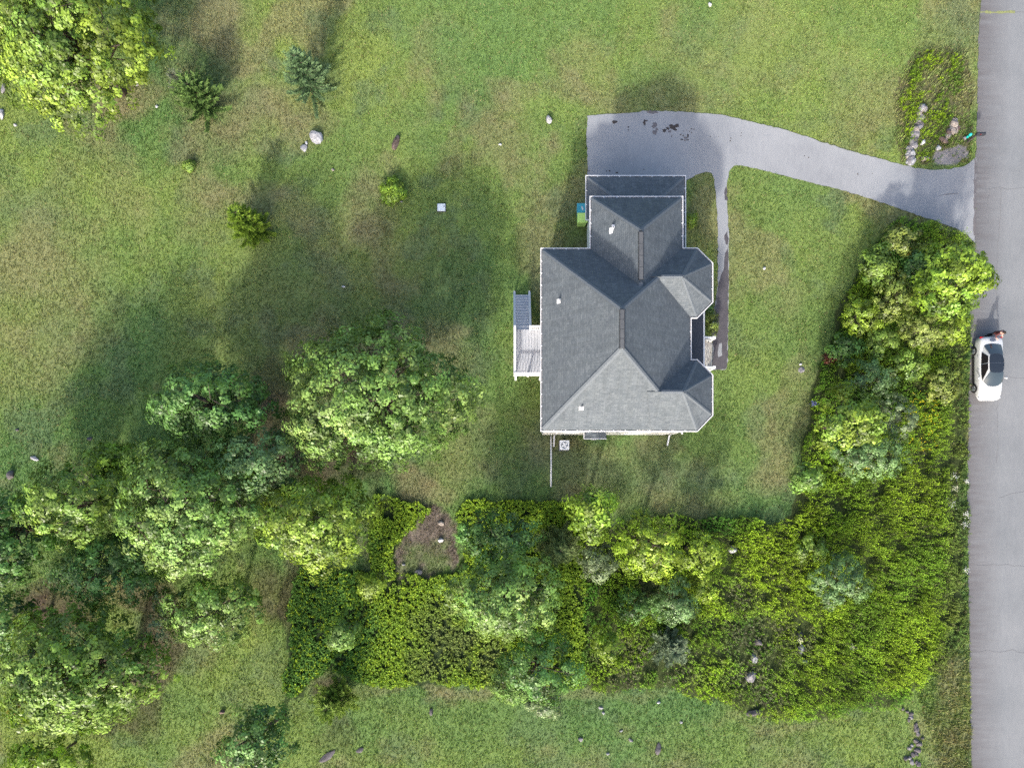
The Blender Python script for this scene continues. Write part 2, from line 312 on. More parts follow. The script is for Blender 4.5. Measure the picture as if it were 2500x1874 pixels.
def lawn_col(x, y):
    a = fbm(x, y, 9, 1, 5)[..., None]; b = fbm(x, y, 4.5, 21, 5)[..., None]; d = fbm(x, y, 2.2, 31, 4)[..., None]
    c = YEL*.36+GRN*.54+TAN*.03
    c = c + (YEL-GRN)*np.clip((a-.5)*3.2, -.6, .7)
    k = np.clip((b-.53)*4.5, 0, .6); c = c*(1-k)+TAN*k
    k = np.clip((.43-d)*4, 0, .5); c = c*(1-k)+DRK*k
    wx = x+(fbm(x, y, 3, 41)-.5)*3; wy = y+(fbm(x, y, 3, 61)-.5)*3
    patch = np.clip((fbm(x, y, 1.6, 71)-.3)*2.6, 0, 1)
    for px, py, rx, ry, cc, s in BLOBS:
        X, Y = P(px, py); q = ((wx-X)/(rx*H/F))**2+((wy-Y)/(ry*H/F))**2
        k = np.clip(1.25-q, 0, 1)**.7*s*(.45+.55*patch) if cc is not SOIL else np.clip(1.35-q, 0, 1)**.6*s*(.7+.3*patch)
        c = c*(1-k[..., None])+cc*k[..., None]
    return c
def ground_kind(x, y):
    """0 lawn, 1 paved, 2 right thicket, 3 left thicket, 4 bed, 5 soil gap, 6 house"""
    k = np.zeros(x.shape, int)
    k[softpoly(x, y, BED, .5, 1.5)] = 4; k[softpoly(x, y, GRAVEL, .25, .8)] = 7
    k[softpoly(x, y, THICKR, .55, 1.6)] = 2; k[softpoly(x, y, THICKL, .4, 1.4)] = 3; k[softpoly(x, y, SOILGAP, 1.5, 1.1)] = 5
    k[softpoly(x, y, DRIVE, .07, .35)] = 1; k[softpoly(x, y, ROADPOLY, .12, .5)] = 1; k[inpoly(x, y, HOUSE)] = 6
    return k

# ------------------------------------------------------------------ ground, road, driveway
def build_ground():
    xs = np.concatenate([[-600, -150, -60], np.arange(-39, 40.01, .16), [60, 150, 600]]); ys = np.concatenate([[-600, -150, -50], np.arange(-22, 36.01, .16), [50, 150, 600]])
    X, Y = np.meshgrid(xs, ys); nx, ny = len(xs), len(ys)
    Z = (fbm(X, Y, 2.5, 90)-.5)*.05; Z[(np.abs(X) > 45) | (Y > 40) | (Y < -30)] = 0
    k = ground_kind(X, Y); c = lawn_col(X, Y)*.8
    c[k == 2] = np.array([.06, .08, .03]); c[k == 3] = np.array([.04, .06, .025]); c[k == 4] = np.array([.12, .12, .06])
    for kk, sv in ((5, 1), (7, 2)):
        m = k == kk; v = fbm(X, Y, .7, 95)[m][:, None]
        c[m] = (np.array([.14, .118, .1])*(1-np.clip((fbm(X, Y, 1.3, 97)[m][:, None]-.48)*4, 0, .9))+np.array([.13, .17, .07])*np.clip((fbm(X, Y, 1.3, 97)[m][:, None]-.48)*4, 0, .9) if kk == 5 else np.array([.24, .225, .22]))*(.55+.9*v)
    Z = np.where((k == 1) | (k == 6), -.03, Z-.028)   # always below the paved sheets
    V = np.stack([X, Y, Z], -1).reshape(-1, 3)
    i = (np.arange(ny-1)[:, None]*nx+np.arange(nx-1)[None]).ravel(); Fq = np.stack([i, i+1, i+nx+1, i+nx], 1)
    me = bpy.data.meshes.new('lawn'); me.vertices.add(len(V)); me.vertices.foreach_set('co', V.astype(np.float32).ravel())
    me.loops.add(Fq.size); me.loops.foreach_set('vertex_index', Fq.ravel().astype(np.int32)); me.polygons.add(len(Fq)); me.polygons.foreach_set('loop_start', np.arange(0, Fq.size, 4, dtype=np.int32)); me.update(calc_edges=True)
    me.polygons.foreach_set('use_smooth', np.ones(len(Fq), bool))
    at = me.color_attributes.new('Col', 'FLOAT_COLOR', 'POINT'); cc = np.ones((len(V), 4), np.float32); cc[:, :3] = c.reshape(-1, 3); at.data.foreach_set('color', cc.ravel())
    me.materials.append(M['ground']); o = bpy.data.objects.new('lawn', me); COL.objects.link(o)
    tag(o, 'mown lawn of yellow green grass with tan dry patches around the house', 'lawn', kind='structure')
def jag(poly, amp=.05, step=.25, seed=1):
    out = []; n = len(poly); r = random.Random(seed)
    for i in range(n):
        (x1, y1), (x2, y2) = poly[i], poly[(i+1) % n]; L = math.hypot(x2-x1, y2-y1); k = max(1, min(400, int(L/step)))
        for j in range(k):
            t = j/k; out.append((x1+(x2-x1)*t+r.uniform(-amp, amp), y1+(y2-y1)*t+r.uniform(-amp, amp)))
    return out
def blotch(b, px, py, rx, ry, z, m, seed, n=14, rough=.45):
    r = random.Random(seed); x, y = P(px, py); pts = []
    for i in range(n):
        t = 2*math.pi*i/n; k = 1+r.uniform(-rough, rough); pts.append((x+math.cos(t)*rx*H/F*k, y+math.sin(t)*ry*H/F*k, z))
    b.poly(pts, m)
def strip(b, pts, w, z, m, seed=0, wob=.05):
    r = random.Random(seed); pts = PP(pts); q = []
    for i in range(len(pts)-1):
        (x1, y1), (x2, y2) = pts[i], pts[i+1]; k = max(1, int(math.hypot(x2-x1, y2-y1)/.3))
        for j in range(k): q.append((x1+(x2-x1)*j/k+r.uniform(-wob, wob), y1+(y2-y1)*j/k+r.uniform(-wob, wob)))
    q.append(pts[-1])
    for i in range(len(q)-1):
        d = Vector((q[i+1][0]-q[i][0], q[i+1][1]-q[i][1])); d = d.normalized() if d.length > 0 else Vector((1, 0)); n = Vector((-d.y, d.x))*w/2*r.uniform(.5, 1.3)
        b.poly([(q[i][0]+n.x, q[i][1]+n.y, z), (q[i][0]-n.x, q[i][1]-n.y, z), (q[i+1][0]-n.x, q[i+1][1]-n.y, z), (q[i+1][0]+n.x, q[i+1][1]+n.y, z)], m)
def build_paving():
    # driveway and front walk
    b = MB(); b.poly([(x, y, .012) for x, y in jag(DRIVE, .04, .22)][::-1], 0)
    # dark sealer on the walk (a stain with its own outline)
    b.poly([(x, y, .016) for x, y in jag(PP([(1755, 690), (1765, 660), (1771, 620), (1777, 600), (1778, 700), (1777, 800), (1776, 880), (1772, 902), (1737, 901), (1742, 860), (1740, 805), (1747, 750)]), .05, .25, 4)][::-1], 1)
    b.poly([(x, y, .016) for x, y in jag(PP([(1768, 575), (1777, 565), (1778, 598), (1771, 596)]), .05, .2, 9)][::-1], 1)
    b.poly([(x, y, .016) for x, y in jag(PP([(1768, 470), (1774, 455), (1776, 490), (1770, 486)]), .05, .2, 9)][::-1], 1)
    b.poly([(x, y, .02) for x, y in jag(PP([(1755, 840), (1761, 838), (1763, 855), (1762, 868), (1752, 871), (1752, 860)]), .04, .2, 5)][::-1], 0)
    for k, (px, py, rx, ry, m) in enumerate([(1500, 298, 6, 4, 2), (1534, 311, 1.6, 2.4, 2), (1534, 318, 1.4, 1.4, 2), (1573, 299, 3.5, 6.5, 2), (1579, 295, 3, 2, 2), (1598, 307, 6, 6, 3), (1598, 323, 5, 6, 3), (1603, 316, 4, 4, 3), (1622, 319, 4.5, 5, 2), (1630, 314, 4, 4, 2), (1643, 311, 10, 6, 2), (1652, 308, 5, 5, 2), (1635, 321, 4, 3, 3), (1650, 318, 3, 2, 2),
      (1662, 329, 2, 1.5, 2), (1668, 331, 2, 1.5, 2), (1673, 337, 5, 3, 3), (1679, 333, 2, 5, 2), (1664, 341, 4, 1.5, 2), (1672, 343, 3, 1.5, 2), (1679, 342, 2.4, 1.5, 2), (1688, 315, 2, 1.5, 2), (1694, 316, 1.6, 1.4, 2), (1683, 321, 1.4, 1.2, 2), (1688, 324, 1.3, 1.2, 2), (1669, 321, 1, 1, 2), (1676, 318, 1, 1, 2), (1734, 334, 1, 1, 2), (1754, 334, 1, 1, 2), (1784, 338, 1.5, 1.5, 2), (1783, 344, 1.5, 1.5, 2), (1810, 325, 1.3, 1.3, 2), (1809, 332, 1.2, 1.2, 2),
      (1481, 418, 1.5, 1.2, 2), (1488, 418, 2, 1.5, 2), (1506, 422, 3, 1.6, 2), (1489, 430, 3, 2.4, 3), (1438, 418, 2.5, 2, 3), (1590, 274, 14, 4, 3), (1964, 381, 1.3, 1.3, 2), (1974, 385, 1.5, 1.5, 2), (2094, 425, 1.6, 1.8, 2), (2130, 424, 1.1, 1.1, 2), (1572, 414, 1.2, 1.2, 2), (1640, 332, 1, 3, 2)]):
        blotch(b, px, py, rx, ry, .017+.0004*(k % 5), m, k)
    strip(b, [(2293, 478), (2320, 473), (2340, 472)], .06, .0165, 4, 3, .02)
    tag(b.build('driveway', [M['drive'], M['pathdark'], M['stain'], M['stain2'], M['crack']]), 'pale grey asphalt driveway curving from the garage to the road', 'driveway', kind='structure')
    # road with its cracks
    b = MB(); pts = jag(ROADL, .05, .35, 2); pts = pts[:max(range(len(pts)), key=lambda i: -pts[i][1])]; pts = [p for p in pts if p[1] > -42 and p[1] < 62]; pts = [(pts[0][0], 600)]+pts+[(pts[-1][0], -600)]
    for i in range(len(pts)-1):
        (x1, y1), (x2, y2) = pts[i], pts[i+1]; b.poly([(x1, y1, .006), (x2, y2, .006), (40.5, y2, .006), (40.5, y1, .006)], 0)
    nroad = len(b.f)
    strip(b, [(2381, 388), (2380, 450), (2380, 520), (2379, 575)], .16, .0155, 3, 1, .03)
    for k, q in enumerate([[(2380, 455), (2405, 462), (2430, 458), (2470, 462), (2510, 455)], [(2416, 458), (2412, 500), (2405, 535)], [(2402, 505), (2398, 540)], [(2440, 916), (2470, 920), (2510, 923)], [(2365, 1375), (2400, 1380), (2450, 1377), (2510, 1383)], [(2367, 1590), (2410, 1588), (2440, 1590), (2470, 1586), (2510, 1596)], [(2440, 1215), (2470, 1205), (2510, 1196)], [(2437, 950), (2434, 1010), (2436, 1070), (2432, 1130)], [(2445, 460), (2432, 700), (2436, 800)]]):
        strip(b, q, .024, .0105, 1, 10+k, .06)
    strip(b, [(2392, 30), (2420, 31), (2450, 31), (2478, 30)], .16, .013, 2, 77, .05); strip(b, [(2470, 30), (2510, 30)], .04, .012, 1, 78, .03)
    o = b.build('road', [M['road'], M['crack'], M['cracktop'], M['stain2']])
    uvl = o.data.uv_layers.new(name='UVMap'); me = o.data
    rl = np.array(ROADL)[::-1]
    for lp, vi in zip(uvl.data, me.loops):
        co = me.vertices[vi.vertex_index].co; ex = np.interp(co.y, rl[:, 1], rl[:, 0]); lp.uv = (co.x-ex, co.y)
    tag(o, 'straight light grey asphalt road along the right edge', 'road', kind='structure')

# ------------------------------------------------------------------ grass, weeds and ground cover (uncountable stuff)
def build_grass():
    n = 430000; x = rng.uniform(-37, 34.5, n); y = rng.uniform(-21.5, 35.5, n)
    k = ground_kind(x, y); keep = (k == 0) | ((k == 5) & (rng.random(n) < np.clip((fbm(x, y, 1.0, 97)-.3)*5, .45, 1))) | ((k == 4) & (rng.random(n) < .8)) | ((k == 7) & (rng.random(n) < .06))
    c = lawn_col(x, y); q5 = (k == 5)[:, None]; m5 = np.clip((fbm(x, y, 1.3, 97)-.5)*5, 0, 1)[:, None]; c = np.where(q5, np.array([.2, .17, .14])*(1-m5)+np.array([.15, .21, .08])*m5, c); soil = np.linalg.norm(c-SOIL, axis=1) < .05
    keep &= ~(soil & (rng.random(n) < .6)); x, y, c = x[keep], y[keep], c[keep]; n = len(x)
    ver = inpoly(x, y, VERGE); bed = softpoly(x, y, BED, .6, 1.5)
    hgt = rng.uniform(.04, .085, n)*(1+ver*1.6+bed*1.2)*(.7+.6*fbm(x, y, .8, 5))
    k = 3; c = c*(.62+.76*fbm(x, y, .55, 6, 3))[:, None]*(1+(rng.random((n, 1))-.5)*.6); c = c*(1+(rng.random((n, 3))-.5)*.16)
    str_ = (rng.random(n) < .05)[:, None]; c = np.where(str_, np.array([.36, .32, .17]), c)
    x = np.repeat(x, k); y = np.repeat(y, k); hgt = np.repeat(hgt, k)*rng.uniform(.7, 1.2, n*k); c = np.repeat(c, k, 0); N = n*k
    x = x+rng.normal(0, .03, N); y = y+rng.normal(0, .03, N); th = rng.uniform(0, 2*math.pi, N); ln = rng.uniform(.25, 1.0, N)*hgt
    w = rng.uniform(.012, .024, N)*(1+.6*(hgt > .1)); p0 = np.stack([x, y, np.full(N, -.03)], -1); sd = np.stack([-np.sin(th), np.cos(th), np.zeros(N)], -1)*w[:, None]
    tip = p0+np.stack([np.cos(th)*ln, np.sin(th)*ln, hgt+.03], -1)
    V = np.stack([p0-sd, p0+sd, tip], 1).reshape(-1, 3)
    o = fastmesh('grass', V, N, 3, c, M['blade']); tag(o, 'short mown grass blades covering the lawn', 'grass', kind='stuff')
def plants(name, poly, dens, hfun, cfun, mfun, label, cat, nl=14, leaf=(.1, .19), lw=.3, up=.55, lean=(0, 0), spread=1.0):
    P_ = np.array(poly); (x0, y0), (x1, y1) = P_.min(0)-.6, P_.max(0)+.6
    n = int((x1-x0)*(y1-y0)*dens); x = rng.uniform(x0, x1, n); y = rng.uniform(y0, y1, n)
    keep = softpoly(x, y, poly, .55, 1.6) & (rng.random(n) < mfun(x, y)) & ~inpoly(x, y, ROADPOLY) & ~inpoly(x, y, DRIVE); x, y = x[keep], y[keep]; n = len(x)
    h = hfun(x, y)*rng.uniform(.75, 1.2, n); lx = rng.normal(0, .08, n)+lean[0]; ly = rng.normal(0, .08, n)+lean[1]
    t = np.tile(np.linspace(.12, 1, nl), n)*rng.uniform(.9, 1.08, n*nl); X = np.repeat(x, nl); Y = np.repeat(y, nl); Hh = np.repeat(h, nl); N = n*nl
    th = rng.uniform(0, 2*math.pi, N); e = rng.uniform(.1, 1.0, N)*up; L = rng.uniform(*leaf, N)*np.repeat(rng.uniform(.8, 1.25, n), nl)*(1.25-.45*t)
    d = np.stack([np.cos(th)*np.cos(e), np.sin(th)*np.cos(e), np.sin(e)], -1)
    stem = np.stack([X+np.repeat(lx, nl)*Hh*t, Y+np.repeat(ly, nl)*Hh*t, Hh*t], -1)
    c = stem+d*L[:, None]*.5*spread
    nrm = unit(np.stack([-np.cos(th)*np.sin(e), -np.sin(th)*np.sin(e), np.cos(e)], -1)+rng.normal(0, .35, (N, 3)))
    V = leafquads(c, nrm, d, L, L*lw)
    col = cfun(X, Y, t, np.repeat(rng.random(n), nl), h)*(1+(rng.random((N, 1))-.5)*.5)
    # stems
    sv = []; a = rng.uniform(0, math.pi, n); ww = .008
    b0 = np.stack([x-np.cos(a)*ww, y-np.sin(a)*ww, np.full(n, -.03)], -1); b1 = np.stack([x+np.cos(a)*ww, y+np.sin(a)*ww, np.full(n, -.03)], -1)
    tp = np.stack([x+lx*h, y+ly*h, h], -1); dz = np.stack([np.cos(a)*.003, np.sin(a)*.003, np.zeros(n)], -1)
    SV = np.stack([b0, b1, tp+dz, tp-dz], 1).reshape(-1, 3); sc_ = np.tile(np.array([[.1, .11, .045]]), (n, 1))
    o = fastmesh(name, np.concatenate([V, SV]), N+n, 4, np.concatenate([col, sc_]), M['weed']); tag(o, label, cat, kind='stuff')
def build_thicket():
    inv = lambda poly: (lambda x, y: softpoly(x, y, poly, .8, 2))
    dead = [P(1850, 1560)+(2.2,), P(1830, 1640)+(2.2,), P(1950, 1560)+(1.2,), P(1560, 1600)+(1.6,), P(1530, 1650)+(1.6,), P(1480, 1590)+(1.3,), P(1660, 1640)+(1.6,), P(1800, 1450)+(1.2,), P(1870, 1700)+(1.4,), P(1090, 1560)+(2.5,), P(1060, 1620)+(1.5,), P(1200, 1610)+(1.3,), P(1630, 1450)+(.9,), P(1590, 1430)+(1.2,)]
    def deadk(x, y):
        k = np.zeros(x.shape)
        for X, Y, R in dead: k = np.maximum(k, np.clip(1.4-np.hypot(x-X, y-Y)/R+(fbm(x, y, 1, 5)-.5)*1.4, 0, 1))
        return k
    tallz = PP([(1950, 1240), (1990, 1180), (2200, 1000), (2260, 980), (2330, 1000), (2340, 1500), (2230, 1680), (2000, 1730), (1900, 1740), (1860, 1500), (1500, 1520), (1440, 1480), (1500, 1400), (1700, 1300), (1900, 1290)])
    def hf(x, y):
        v = inpoly(x, y, VERGE)
        return (.35+.55*fbm(x, y, 2.6, 11)+.4*softpoly(x, y, tallz, 1, 2.5))*(1-.5*v)*(1-.5*deadk(x, y))*(.6+.8*fbm(x, y, .7, 15))
    def cf(x, y, t, r, h):
        a = np.clip((fbm(x, y, 3.2, 12)-.5)*3+.5, 0, 1)[:, None]; tall = softpoly(x, y, tallz, 1, 2.5)[:, None]*1.; b = np.clip((fbm(x, y, 1.3, 17)-.5)*4+.5, 0, 1)[:, None]
        base = np.array([.09, .22, .03])*(1-a)+np.array([.24, .38, .03])*a
        base = base*(1-.35*tall)+np.array([.27, .375, .018])*.35*tall
        base = base*(.78+.4*b); base = np.where((r < .09)[:, None], np.array([.11, .12, .05]), base)
        v = inpoly(x, y, VERGE)[:, None]; base = np.where(v, base*.55+np.array([.09, .085, .045])*.6, base)
        k = deadk(x, y)[:, None]*(r < .6)[:, None]; base = base*(1-k*.75)+np.array([.15, .135, .1])*k*.75
        gx, gy = P(2235, 1035); gold = np.clip(1.3-((x-gx)/1.1)**2-((y-gy)/2.3)**2, 0, 1); gold = (gold > .2) & (t > .86) & (r > .72)
        base = np.where(gold[:, None], np.array([.5, .42, .015]), base)
        gx, gy = P(2080, 1135); gold = (np.hypot(x-gx, y-gy) < .7) & (t > .75) & (r > .35); base = np.where(gold[:, None], np.array([.5, .42, .02]), base)
        return base*(.55+1.0*t[:, None]**1.5)  # top light painted in: leaves brighten up the stem
    mf = lambda x, y: (np.clip((fbm(x, y, .9, 13)-.27)*5, .12, 1))*(1-.4*deadk(x, y))
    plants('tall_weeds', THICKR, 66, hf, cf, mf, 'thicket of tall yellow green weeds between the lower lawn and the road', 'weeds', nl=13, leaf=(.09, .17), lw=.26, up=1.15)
    def hl(x, y): return (.16+.22*fbm(x, y, 2, 14)+.12*fbm(x, y, .6, 24))*(1-.4*deadk(x, y))
    def cl(x, y, t, r, h):
        xx, yy = P(1000, 1500); a = np.clip((x-P(850, 0)[0])/3+(fbm(x, y, 2.4, 16)-.5)*2.5, 0, 1)[:, None]
        base = np.array([.075, .16, .028])*(1-a)+np.array([.145, .235, .024])*a; base = np.where((r < .2)[:, None], np.array([.21, .3, .02]), base)
        k = deadk(x, y)[:, None]*.6; base = base*(1-k)+np.array([.09, .1, .05])*k
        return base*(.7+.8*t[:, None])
    ml = lambda x, y: (np.clip((fbm(x, y, 1.1, 18)-.22)*4, .2, 1))*(1-.55*deadk(x, y))
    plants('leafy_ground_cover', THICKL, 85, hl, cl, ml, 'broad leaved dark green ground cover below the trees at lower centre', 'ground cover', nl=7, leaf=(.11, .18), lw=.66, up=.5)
    def stonezone(x, y):
        k = np.zeros(x.shape)
        for px, py, r in ((2251, 262, 9), (2247, 285, 10), (2240, 310, 12), (2234, 332, 12), (2228, 352, 12), (2222, 372, 13), (2228, 395, 12), (2330, 295, 11), (2328, 318, 12), (2310, 336, 11), (2298, 346, 10), (2290, 362, 9), (2252, 348, 8)):
            X, Y = P(px, py); k = np.maximum(k, (np.hypot(x-X, y-Y) < r*H/F)*.95)
        return k
    def hb(x, y): return (.2+.4*fbm(x, y, 1.5, 19))
    def cb(x, y, t, r, h):
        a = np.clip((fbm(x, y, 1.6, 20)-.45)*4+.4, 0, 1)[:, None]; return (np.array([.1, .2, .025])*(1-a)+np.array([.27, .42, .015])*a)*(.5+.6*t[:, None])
    bedin = PP([(2205, 380), (2200, 300), (2192, 250), (2215, 215), (2230, 150), (2280, 120), (2345, 150), (2352, 220), (2330, 270), (2305, 330), (2330, 350), (2285, 368), (2270, 395), (2240, 395)])
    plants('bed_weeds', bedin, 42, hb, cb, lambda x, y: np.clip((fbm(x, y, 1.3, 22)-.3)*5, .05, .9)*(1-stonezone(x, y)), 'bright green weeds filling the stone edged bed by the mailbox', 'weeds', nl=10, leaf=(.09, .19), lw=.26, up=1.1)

# ------------------------------------------------------------------ trees and shrubs
PAL = {'yel': [(.15, .235, .03), (.2, .275, .038), (.095, .18, .03)], 'mid': [(.125, .215, .035), (.175, .26, .045), (.075, .16, .03)], 'pale': [(.165, .26, .06), (.12, .22, .045), (.24, .32, .09)],
       'blue': [(.085, .185, .042), (.12, .215, .055), (.06, .145, .035)], 'dark': [(.06, .14, .03), (.085, .17, .035), (.045, .11, .025)], 'grey': [(.155, .21, .1), (.19, .24, .125), (.115, .17, .075)],
       'bright': [(.15, .255, .025), (.2, .29, .032), (.1, .2, .025)], 'gold': [(.215, .3, .028), (.185, .275, .028), (.14, .22, .028)], 'olive': [(.15, .2, .04), (.19, .23, .05), (.105, .155, .03)], 'red': [(.09, .03, .022), (.11, .04, .028), (.06, .03, .02)], 'bluegr': [(.105, .19, .065), (.13, .215, .075), (.08, .155, .05)]}
def broadleaf(name, px, py, rx, ry, top, pal, label, cat='tree', leaf=.19, dens=1.0, lobes=None, seed=None, group=None, low=.1, tip=None, rough=1.0, autumn=0):
    seed = seed or int(px*7+py*13); R = np.random.default_rng(seed); rr = random.Random(seed)
    hc = top*.6; X, Y = P(px, py, hc); RX, RY = rx*(H-hc)/F, ry*(H-hc)/F; zb = top*low; RZ = (top-zb)/2; zc = (top+zb)/2
    root = empty(name, (X, Y, 0), label, cat, group=group)
    area = math.pi*RX*RY; nl = lobes or int(np.clip(area*.5+7, 7, 42)); rm = (RX*RY)**.5
    # lobe centres through the crown volume
    cen = []; rad = []; tries = 0; ph3, ph5 = R.uniform(0, 6.28, 2)
    lr = rm*.36 if nl > 12 else rm*.46
    while len(cen) < nl and tries < 4000:
        tries += 1; v = R.normal(0, 1, 3); v /= np.linalg.norm(v); v[2] = abs(v[2])*1.0-.25; k = R.uniform(.55, 1.0)**.5
        r_ = lr*R.uniform(.65, 1.3); p = v*k*np.array([max(RX-r_*.75, .1), max(RY-r_*.75, .1), max(RZ-r_*.5, .1)])
        an = math.atan2(v[1], v[0]); p[:2] *= 1+.13*math.sin(3*an+ph3)+.09*math.sin(5*an+ph5)+(.12 if R.random() < .12 else 0)
        if all(np.linalg.norm(p-q) > .5*(r_+s) for q, s in zip(cen, rad)): cen.append(p); rad.append(r_)
    cen = np.array(cen); rad = np.array(rad)
    # leaf clumps on the lobes
    CC = []; NN = []; LB = []
    for i, (c, r_) in enumerate(zip(cen, rad)):
        n = max(9, int(4*math.pi*r_*r_*1.45*dens*(.19/leaf)**1.2)); v = unit(R.normal(0, 1, (n, 3))); v = v[v[:, 2] > -.45]; p = c+v*r_*R.uniform(.55, 1.12, (len(v), 1))*np.array([1, 1, .85])
        inside = np.zeros(len(p), bool)
        for j, (c2, r2) in enumerate(zip(cen, rad)):
            if j != i: inside |= np.linalg.norm(p-c2, axis=1) < r2*.62
        p = p[~inside]; v = v[~inside]; CC.append(p); NN.append(v); LB.append(np.full(len(p), i))
    CC = np.concatenate(CC); NN = np.concatenate(NN); LB = np.concatenate(LB)
    ncl = len(CC); k = 40; cr = leaf*2.15
    csz = R.uniform(.65, 1.4, ncl)
    dr = R.normal(0, 1, (ncl, k, 3)); bias = unit(NN*.7+np.array([0, 0, .8])); dr = unit(unit(dr)+bias[:, None]*.75)
    off = dr*R.uniform(.55, 1, (ncl, k, 1))*cr*csz[:, None, None]; off[:, :, 2] *= .75
    c = (CC[:, None]+off).reshape(-1, 3); out = np.repeat(NN, k, 0); N = len(c); rad_dir = dr.reshape(-1, 3)
    sph = np.repeat(unit((CC+np.array([0, 0, RZ*.25]))/np.array([RX, RY, RZ])), k, 0); nrm = unit(out*.35+sph*.55+rad_dir*.65+R.normal(0, .26, (N, 3))); td = unit(rad_dir*.4+out*.5+R.normal(0, .5, (N, 3))-np.array([0, 0, .45]))
    L = leaf*1.05*R.uniform(.6, 1.35, N); V = leafquads(c+np.array([0, 0, zc]), nrm, td, L, L*R.uniform(.5, .72, N))
    pc = np.array(PAL[pal]); lob = R.random((len(cen), 2)); w1 = np.clip(lob[LB, 0]*.9+R.random(ncl)*.45-.15, 0, 1)[:, None]; w2 = (lob[LB, 1] < .3)[:, None]*R.random((ncl, 1))*.8
    col = pc[0]*(1-w1)+pc[1]*w1; col = col*(1-w2)+pc[2]*w2; litk = (R.random(ncl)+np.clip(CC[:, 2]/RZ, -1, 1)*.25 > .62)[:, None]; col = col*np.where(litk, R.uniform(1.25, 1.75, (ncl, 1)), R.uniform(.55, 1.0, (ncl, 1)))  # crown light and shade painted in: bright clumps, more often high, against dark
    if autumn: au = R.random(ncl) < autumn; col[au] = np.array([.32, .22, .03])
    col = np.repeat(col, k, 0)*R.uniform(.82, 1.2, (N, 1))
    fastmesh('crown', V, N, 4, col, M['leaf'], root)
    b = MB(); tr = max(.05, .022*top*(.7+.05*rm)); lean = R.normal(0, .04, 2)*top
    pts = [(0, 0, -.05), (lean[0]*.2, lean[1]*.2, top*.18), (lean[0]*.6, lean[1]*.6, top*.45), (lean[0], lean[1], top*.72)]
    b.tube(pts, [tr*1.35, tr, tr*.7, tr*.25], 8)
    for i in range(len(cen)):
        e = cen[i]+np.array([0, 0, zc]); z0 = rr.uniform(.2, .5)*top; t0 = np.array([lean[0]*z0/top*.9, lean[1]*z0/top*.9, z0]); md = (t0+e)/2+np.array([0, 0, .08*top])*rr.uniform(-.3, .6)
        b.tube([t0, md, t0+(e-t0)*1.0], [tr*.42, tr*.26, tr*.08], 5, cap=False)
        if rad[i] > .5:
            for q in range(3):
                v = R.normal(0, 1, 3); v /= np.linalg.norm(v); v[2] = abs(v[2]); b.tube([e, e+v*rad[i]*.5, e+v*rad[i]*.95], [tr*.1, tr*.07, tr*.03], 4, cap=False)
    b.build('trunk', M['bark'], root, smooth=True)
    return root
def conifer(name, px, py, r, h, col, col2, label, seed, nb=70, droop=-.1, cat='tree', tipup=.25, needle=.16):
    hc = h*.45; X, Y = P(px, py, hc); RR = r*(H-hc)/F; R = np.random.default_rng(seed); root = empty(name, (X, Y, 0), label, cat)
    C_ = []; D_ = []; N_ = []; K_ = []; b = MB(); b.tube([(0, 0, -.05), (0, 0, h*.5), (0, 0, h*.98)], [.05+.012*h, .03+.006*h, .01], 7)
    for i in range(nb):
        t = (i+.5)/nb; z = h*(.04+.94*t); a = i*2.39996+R.uniform(-.3, .3); ln = RR*(1-t)**.75*R.uniform(.7, 1.15)+.12; up = droop+.9*t+R.uniform(-.1, .15)
        d0 = np.array([math.cos(a), math.sin(a), 0]); ns = max(5, int(ln/.075))
        path = [np.array([0, 0, z])+d0*ln*s+np.array([0, 0, 1])*ln*(up*s+tipup*s*s) for s in np.linspace(0, 1, 5)]
        b.tube(path, [.014, .011, .008, .006, .003], 4, cap=False)
        for s in np.linspace(.12, 1, ns):
            p = np.array([0, 0, z])+d0*ln*s+np.array([0, 0, 1])*ln*(up*s+tipup*s*s); side = np.array([-d0[1], d0[0], 0]); m_ = 7
            for q in range(m_):
                sg = (-1)**q; sp = R.uniform(.1, 1.0); dr = unit(d0*R.uniform(.5, 1.0)+side*sg*sp+np.array([0, 0, 1])*R.uniform(-.15, .5)); L = needle*(1.25-.5*s)*R.uniform(.7, 1.3)*(1+.9*(RR > 1.2))
                C_.append(p+dr*L*.5); D_.append(dr); K_.append(s); N_.append(L)
    C_ = np.array(C_); D_ = np.array(D_); K_ = np.array(K_); L = np.array(N_); N = len(C_)
    nrm = unit(np.array([0, 0, 1.])+R.normal(0, .45, (N, 3))); nrm = unit(nrm-D_*np.sum(nrm*D_, 1, keepdims=True))
    cc = np.array(col)*(1-K_[:, None])+np.array(col2)*K_[:, None]; cc = cc*R.uniform(.7, 1.3, (N, 1))
    fastmesh('crown', leafquads(C_, nrm, D_, L, L*.26), N, 4, cc, M['needle'], root); b.build('trunk', M['bark'], root, smooth=True)
    return root

